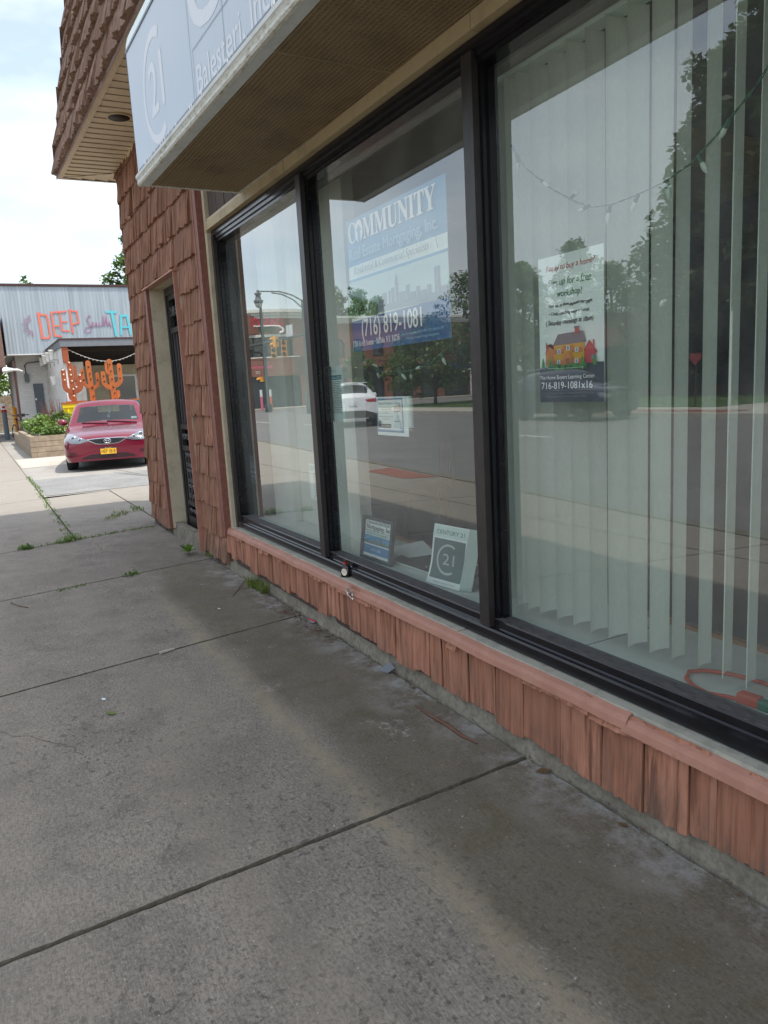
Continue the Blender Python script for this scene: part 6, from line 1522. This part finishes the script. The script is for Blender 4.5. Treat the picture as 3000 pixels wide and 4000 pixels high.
weed('dry grass tuft at the foot of the shingle skirt', [(-4.95, 1.565), (-4.88, 1.57), (-4.80, 1.575), (-4.72, 1.575)], 34, .10, .04, 8, 'leaf_yellow')
def sprout(label, x, y, h_, n_, seed):
    rg_ = random.Random(seed); t_ = thing('broadleaf_weed', label, 'weeds', (x, y, 0), 0, 'weeds in the pavement cracks'); mb = MB().mat('leaf_bright'); mb.smooth = True
    for k in range(n_):
        a = k*2.4+rg_.uniform(-.3, .3); e_ = rg_.uniform(.2, 1.1); d_ = V((math.cos(a)*math.cos(e_), math.sin(a)*math.cos(e_), math.sin(e_))); s_ = V((-math.sin(a), math.cos(a), 0)); l_ = h_*rg_.uniform(.6, 1); b_ = V((0, 0, h_*.15))
        for sg in (1, -1): mb.add([b_, b_+d_*l_*.45+s_*sg*l_*.17-ZZ*.0, b_+d_*l_*.8+s_*sg*l_*.10-ZZ*l_*.06, b_+d_*l_-ZZ*l_*.16, b_+d_*l_*.5-ZZ*l_*.04], [(0, 1, 2, 3, 4)])
    mb.build('leaf', t_); q = MB().mat('bark'); q.tube([(0, 0, -.01), (.004, .004, h_*.25)], .003, 5); q.build('stem', t_)
sprout('bright broad leaved weed growing in front of the door step', -6.35, 1.46, .14, 13, 1); sprout('broad leaved weed hugging the shingle skirt right of the door', -6.02, 1.575, .11, 10, 2)
# litter
db = MB(); rd_ = random.Random(31)
def scrap(x, y, s_, mat):
    db.mat(mat); a = rd_.uniform(0, 6.28); u_, v_ = V((math.cos(a), math.sin(a), rd_.uniform(-.3, .5))), V((-math.sin(a), math.cos(a), rd_.uniform(-.3, .5))); p = V((x, y, .004+s_*.3))
    db.poly([p-u_*s_, p+v_*s_*.4, p+u_*s_, p-v_*s_*.45])
for i in range(900):
    x = rd_.choice((rd_.uniform(-5.1, -3.4), rd_.gauss(-4.35, .28), rd_.gauss(-3.75, .2), rd_.uniform(-8.2, -7.6), rd_.uniform(-6.5, -1.0)))
    y = 1.592-abs(rd_.gauss(0, .030))*(1.6 if -5 < x < -3.4 else .5); scrap(x, y, rd_.uniform(.003, .009), rd_.choice(('debris_brown', 'twig_brown', 'debris_brown', 'soil', 'leaf_brown', 'ink_grey', 'base_concrete')))
for i in range(300): scrap(rd_.uniform(-6, -.8), rd_.uniform(.2, 1.55), rd_.uniform(.0015, .005), rd_.choice(('debris_brown', 'soil', 'pale_concrete', 'twig_brown')))
for i in range(60): db.mat('twig_brown'); x = rd_.gauss(-4.1, .4); y = 1.58-abs(rd_.gauss(0, .04)); a = rd_.uniform(0, 6.28); l_ = rd_.uniform(.02, .08); db.tube([(x, y, .006), (x+l_*math.cos(a), y-abs(l_*math.sin(a)), .008)], .0012, 4)
struct(db.build('litter'), 'stuff')
q = MB().mat('twig_brown'); q.tube([(-2.585, 1.47, .004), (-2.48, 1.465, .010), (-2.36, 1.478, .006), (-2.24, 1.475, .006), (-2.165, 1.488, .004)], [.002, .006, .009, .008, .003], 7); tag(q.build('dry_twig'), 'long dry brown twig lying on the damp pavement by the wall', 'twig')
q = MB().mat('twig_brown'); q.tube([(-4.78, 1.36, .004), (-4.95, 1.46, .006), (-5.08, 1.56, .03)], [.0015, .003, .002], 5); tag(q.build('dry_twig'), 'thin grass stalk lying out from the dry tuft at the wall', 'twig')
q = MB().mat('twig_brown'); q.tube([(-5.66, .06, .004), (-5.60, .055, .010), (-5.50, .10, .008), (-5.42, .15, .004)], .003, 5); tag(q.build('dry_twig'), 'small curved stalk on the pavement at the picture left', 'twig')
def leaf(label, x, y, rz, s_, mat, cup=.3):
    mb = MB().mat(mat); mb.smooth = True; n_ = 8; pts = []
    for k in range(n_+1):
        q_ = k/n_; w_ = .26*math.sin(math.pi*q_)**.8
        pts += [(s_*(q_-.5), -s_*w_, s_*cup*.25*(w_+.5*abs(q_-.5))), (s_*(q_-.5), 0, s_*cup*.12*abs(q_-.5)), (s_*(q_-.5), s_*w_, s_*cup*.3*w_)]
    mb.add(pts, [(3*k+j, 3*k+j+1, 3*k+j+4, 3*k+j+3) for k in range(n_) for j in (0, 1)])
    o_ = mb.build('fallen_leaf', None, (x, y, .004)); o_.rotation_euler = (0, 0, rz); return tag(o_, label, 'leaf', 'fallen leaves on the pavement')
leaf('yellow green fallen leaf lying alone on the pavement', -3.29, .355, math.radians(25), .06, 'leaf_yellow')
leaf('small pale fallen leaf just above the yellow green one', -3.47, .35, math.radians(10), .035, 'banner_pale')
leaf('brown curled fallen leaf in the crack under the skirt, near the torn seam', -1.87, 1.555, math.radians(70), .06, 'leaf_brown', 1.2)
leaf('orange brown fallen leaf in the crack at the lower right', -1.50, 1.545, math.radians(20), .035, 'leaf_brown', 1.0)
leaf('light brown fallen leaf beside the joint end at the wall', -2.75, 1.56, math.radians(50), .03, 'leaf_brown', 1.0)
leaf('pale dry fallen leaf in the joint of the middle slab', -4.55, 1.2, math.radians(30), .03, 'banner_pale')
q = MB().mat('pale_concrete'); q.tube([(-3.93, .70, .008), (-3.95, .78, .007)], [.009, .006], 8); tag(q.build('cigarette_stub'), 'pale crushed cigarette stub lying in the pavement joint', 'litter')
q = MB().mat('ink_red'); q.tube([(-3.96, 1.565, .014), (-3.88, 1.573, .018)], .004, 6); q.mat('ink_grey'); q.add([(-3.95, 1.55, .010), (-3.88, 1.558, .010), (-3.875, 1.572, .015), (-3.945, 1.565, .012)], [(0, 1, 2, 3)]); tag(q.build('red_wrapper'), 'thin red and grey plastic wrapper among the litter at the wall', 'litter')
q = MB().mat('grey_metal'); q.add([(-3.02, 1.53, .006), (-2.97, 1.55, .004), (-2.95, 1.58, .03), (-3.0, 1.575, .045)], [(0, 1, 2, 3)]); tag(q.build('grey_scrap'), 'grey torn scrap leaning in the crack under the skirt', 'litter')

# hairline cracks
def crack(pts, z, w_, label=None):
    mb = MB().mat('joint_dirt'); rr = random.Random(len(pts)); P = []
    for a, b in zip(pts[:-1], pts[1:]):
        for k in range(6): P.append(V((lerp(a[0], b[0], k/6)+rr.uniform(-.012, .012), lerp(a[1], b[1], k/6)+rr.uniform(-.012, .012), z)))
    P.append(V((*pts[-1], z)))
    for a, b in zip(P[:-1], P[1:]):
        d_ = (b-a).normalized(); e_ = V((-d_.y, d_.x, 0))*w_*rr.uniform(.5, 1); mb.add([a-e_, a+e_, b+e_, b-e_], [(0, 3, 2, 1)])
    return struct(mb.build('pavement_crack'))
crack([(-7.55, .85), (-7.05, .87), (-6.85, 1.0), (-6.75, 1.25), (-6.6, 1.5)], .0012, .0035)
crack([(-15.6, 2.3), (-14.2, 2.5), (-12.8, 2.75)], -.02, .02)
crack([(-3.4, -.1), (-3.1, .15), (-2.95, .2)], .0012, .002)
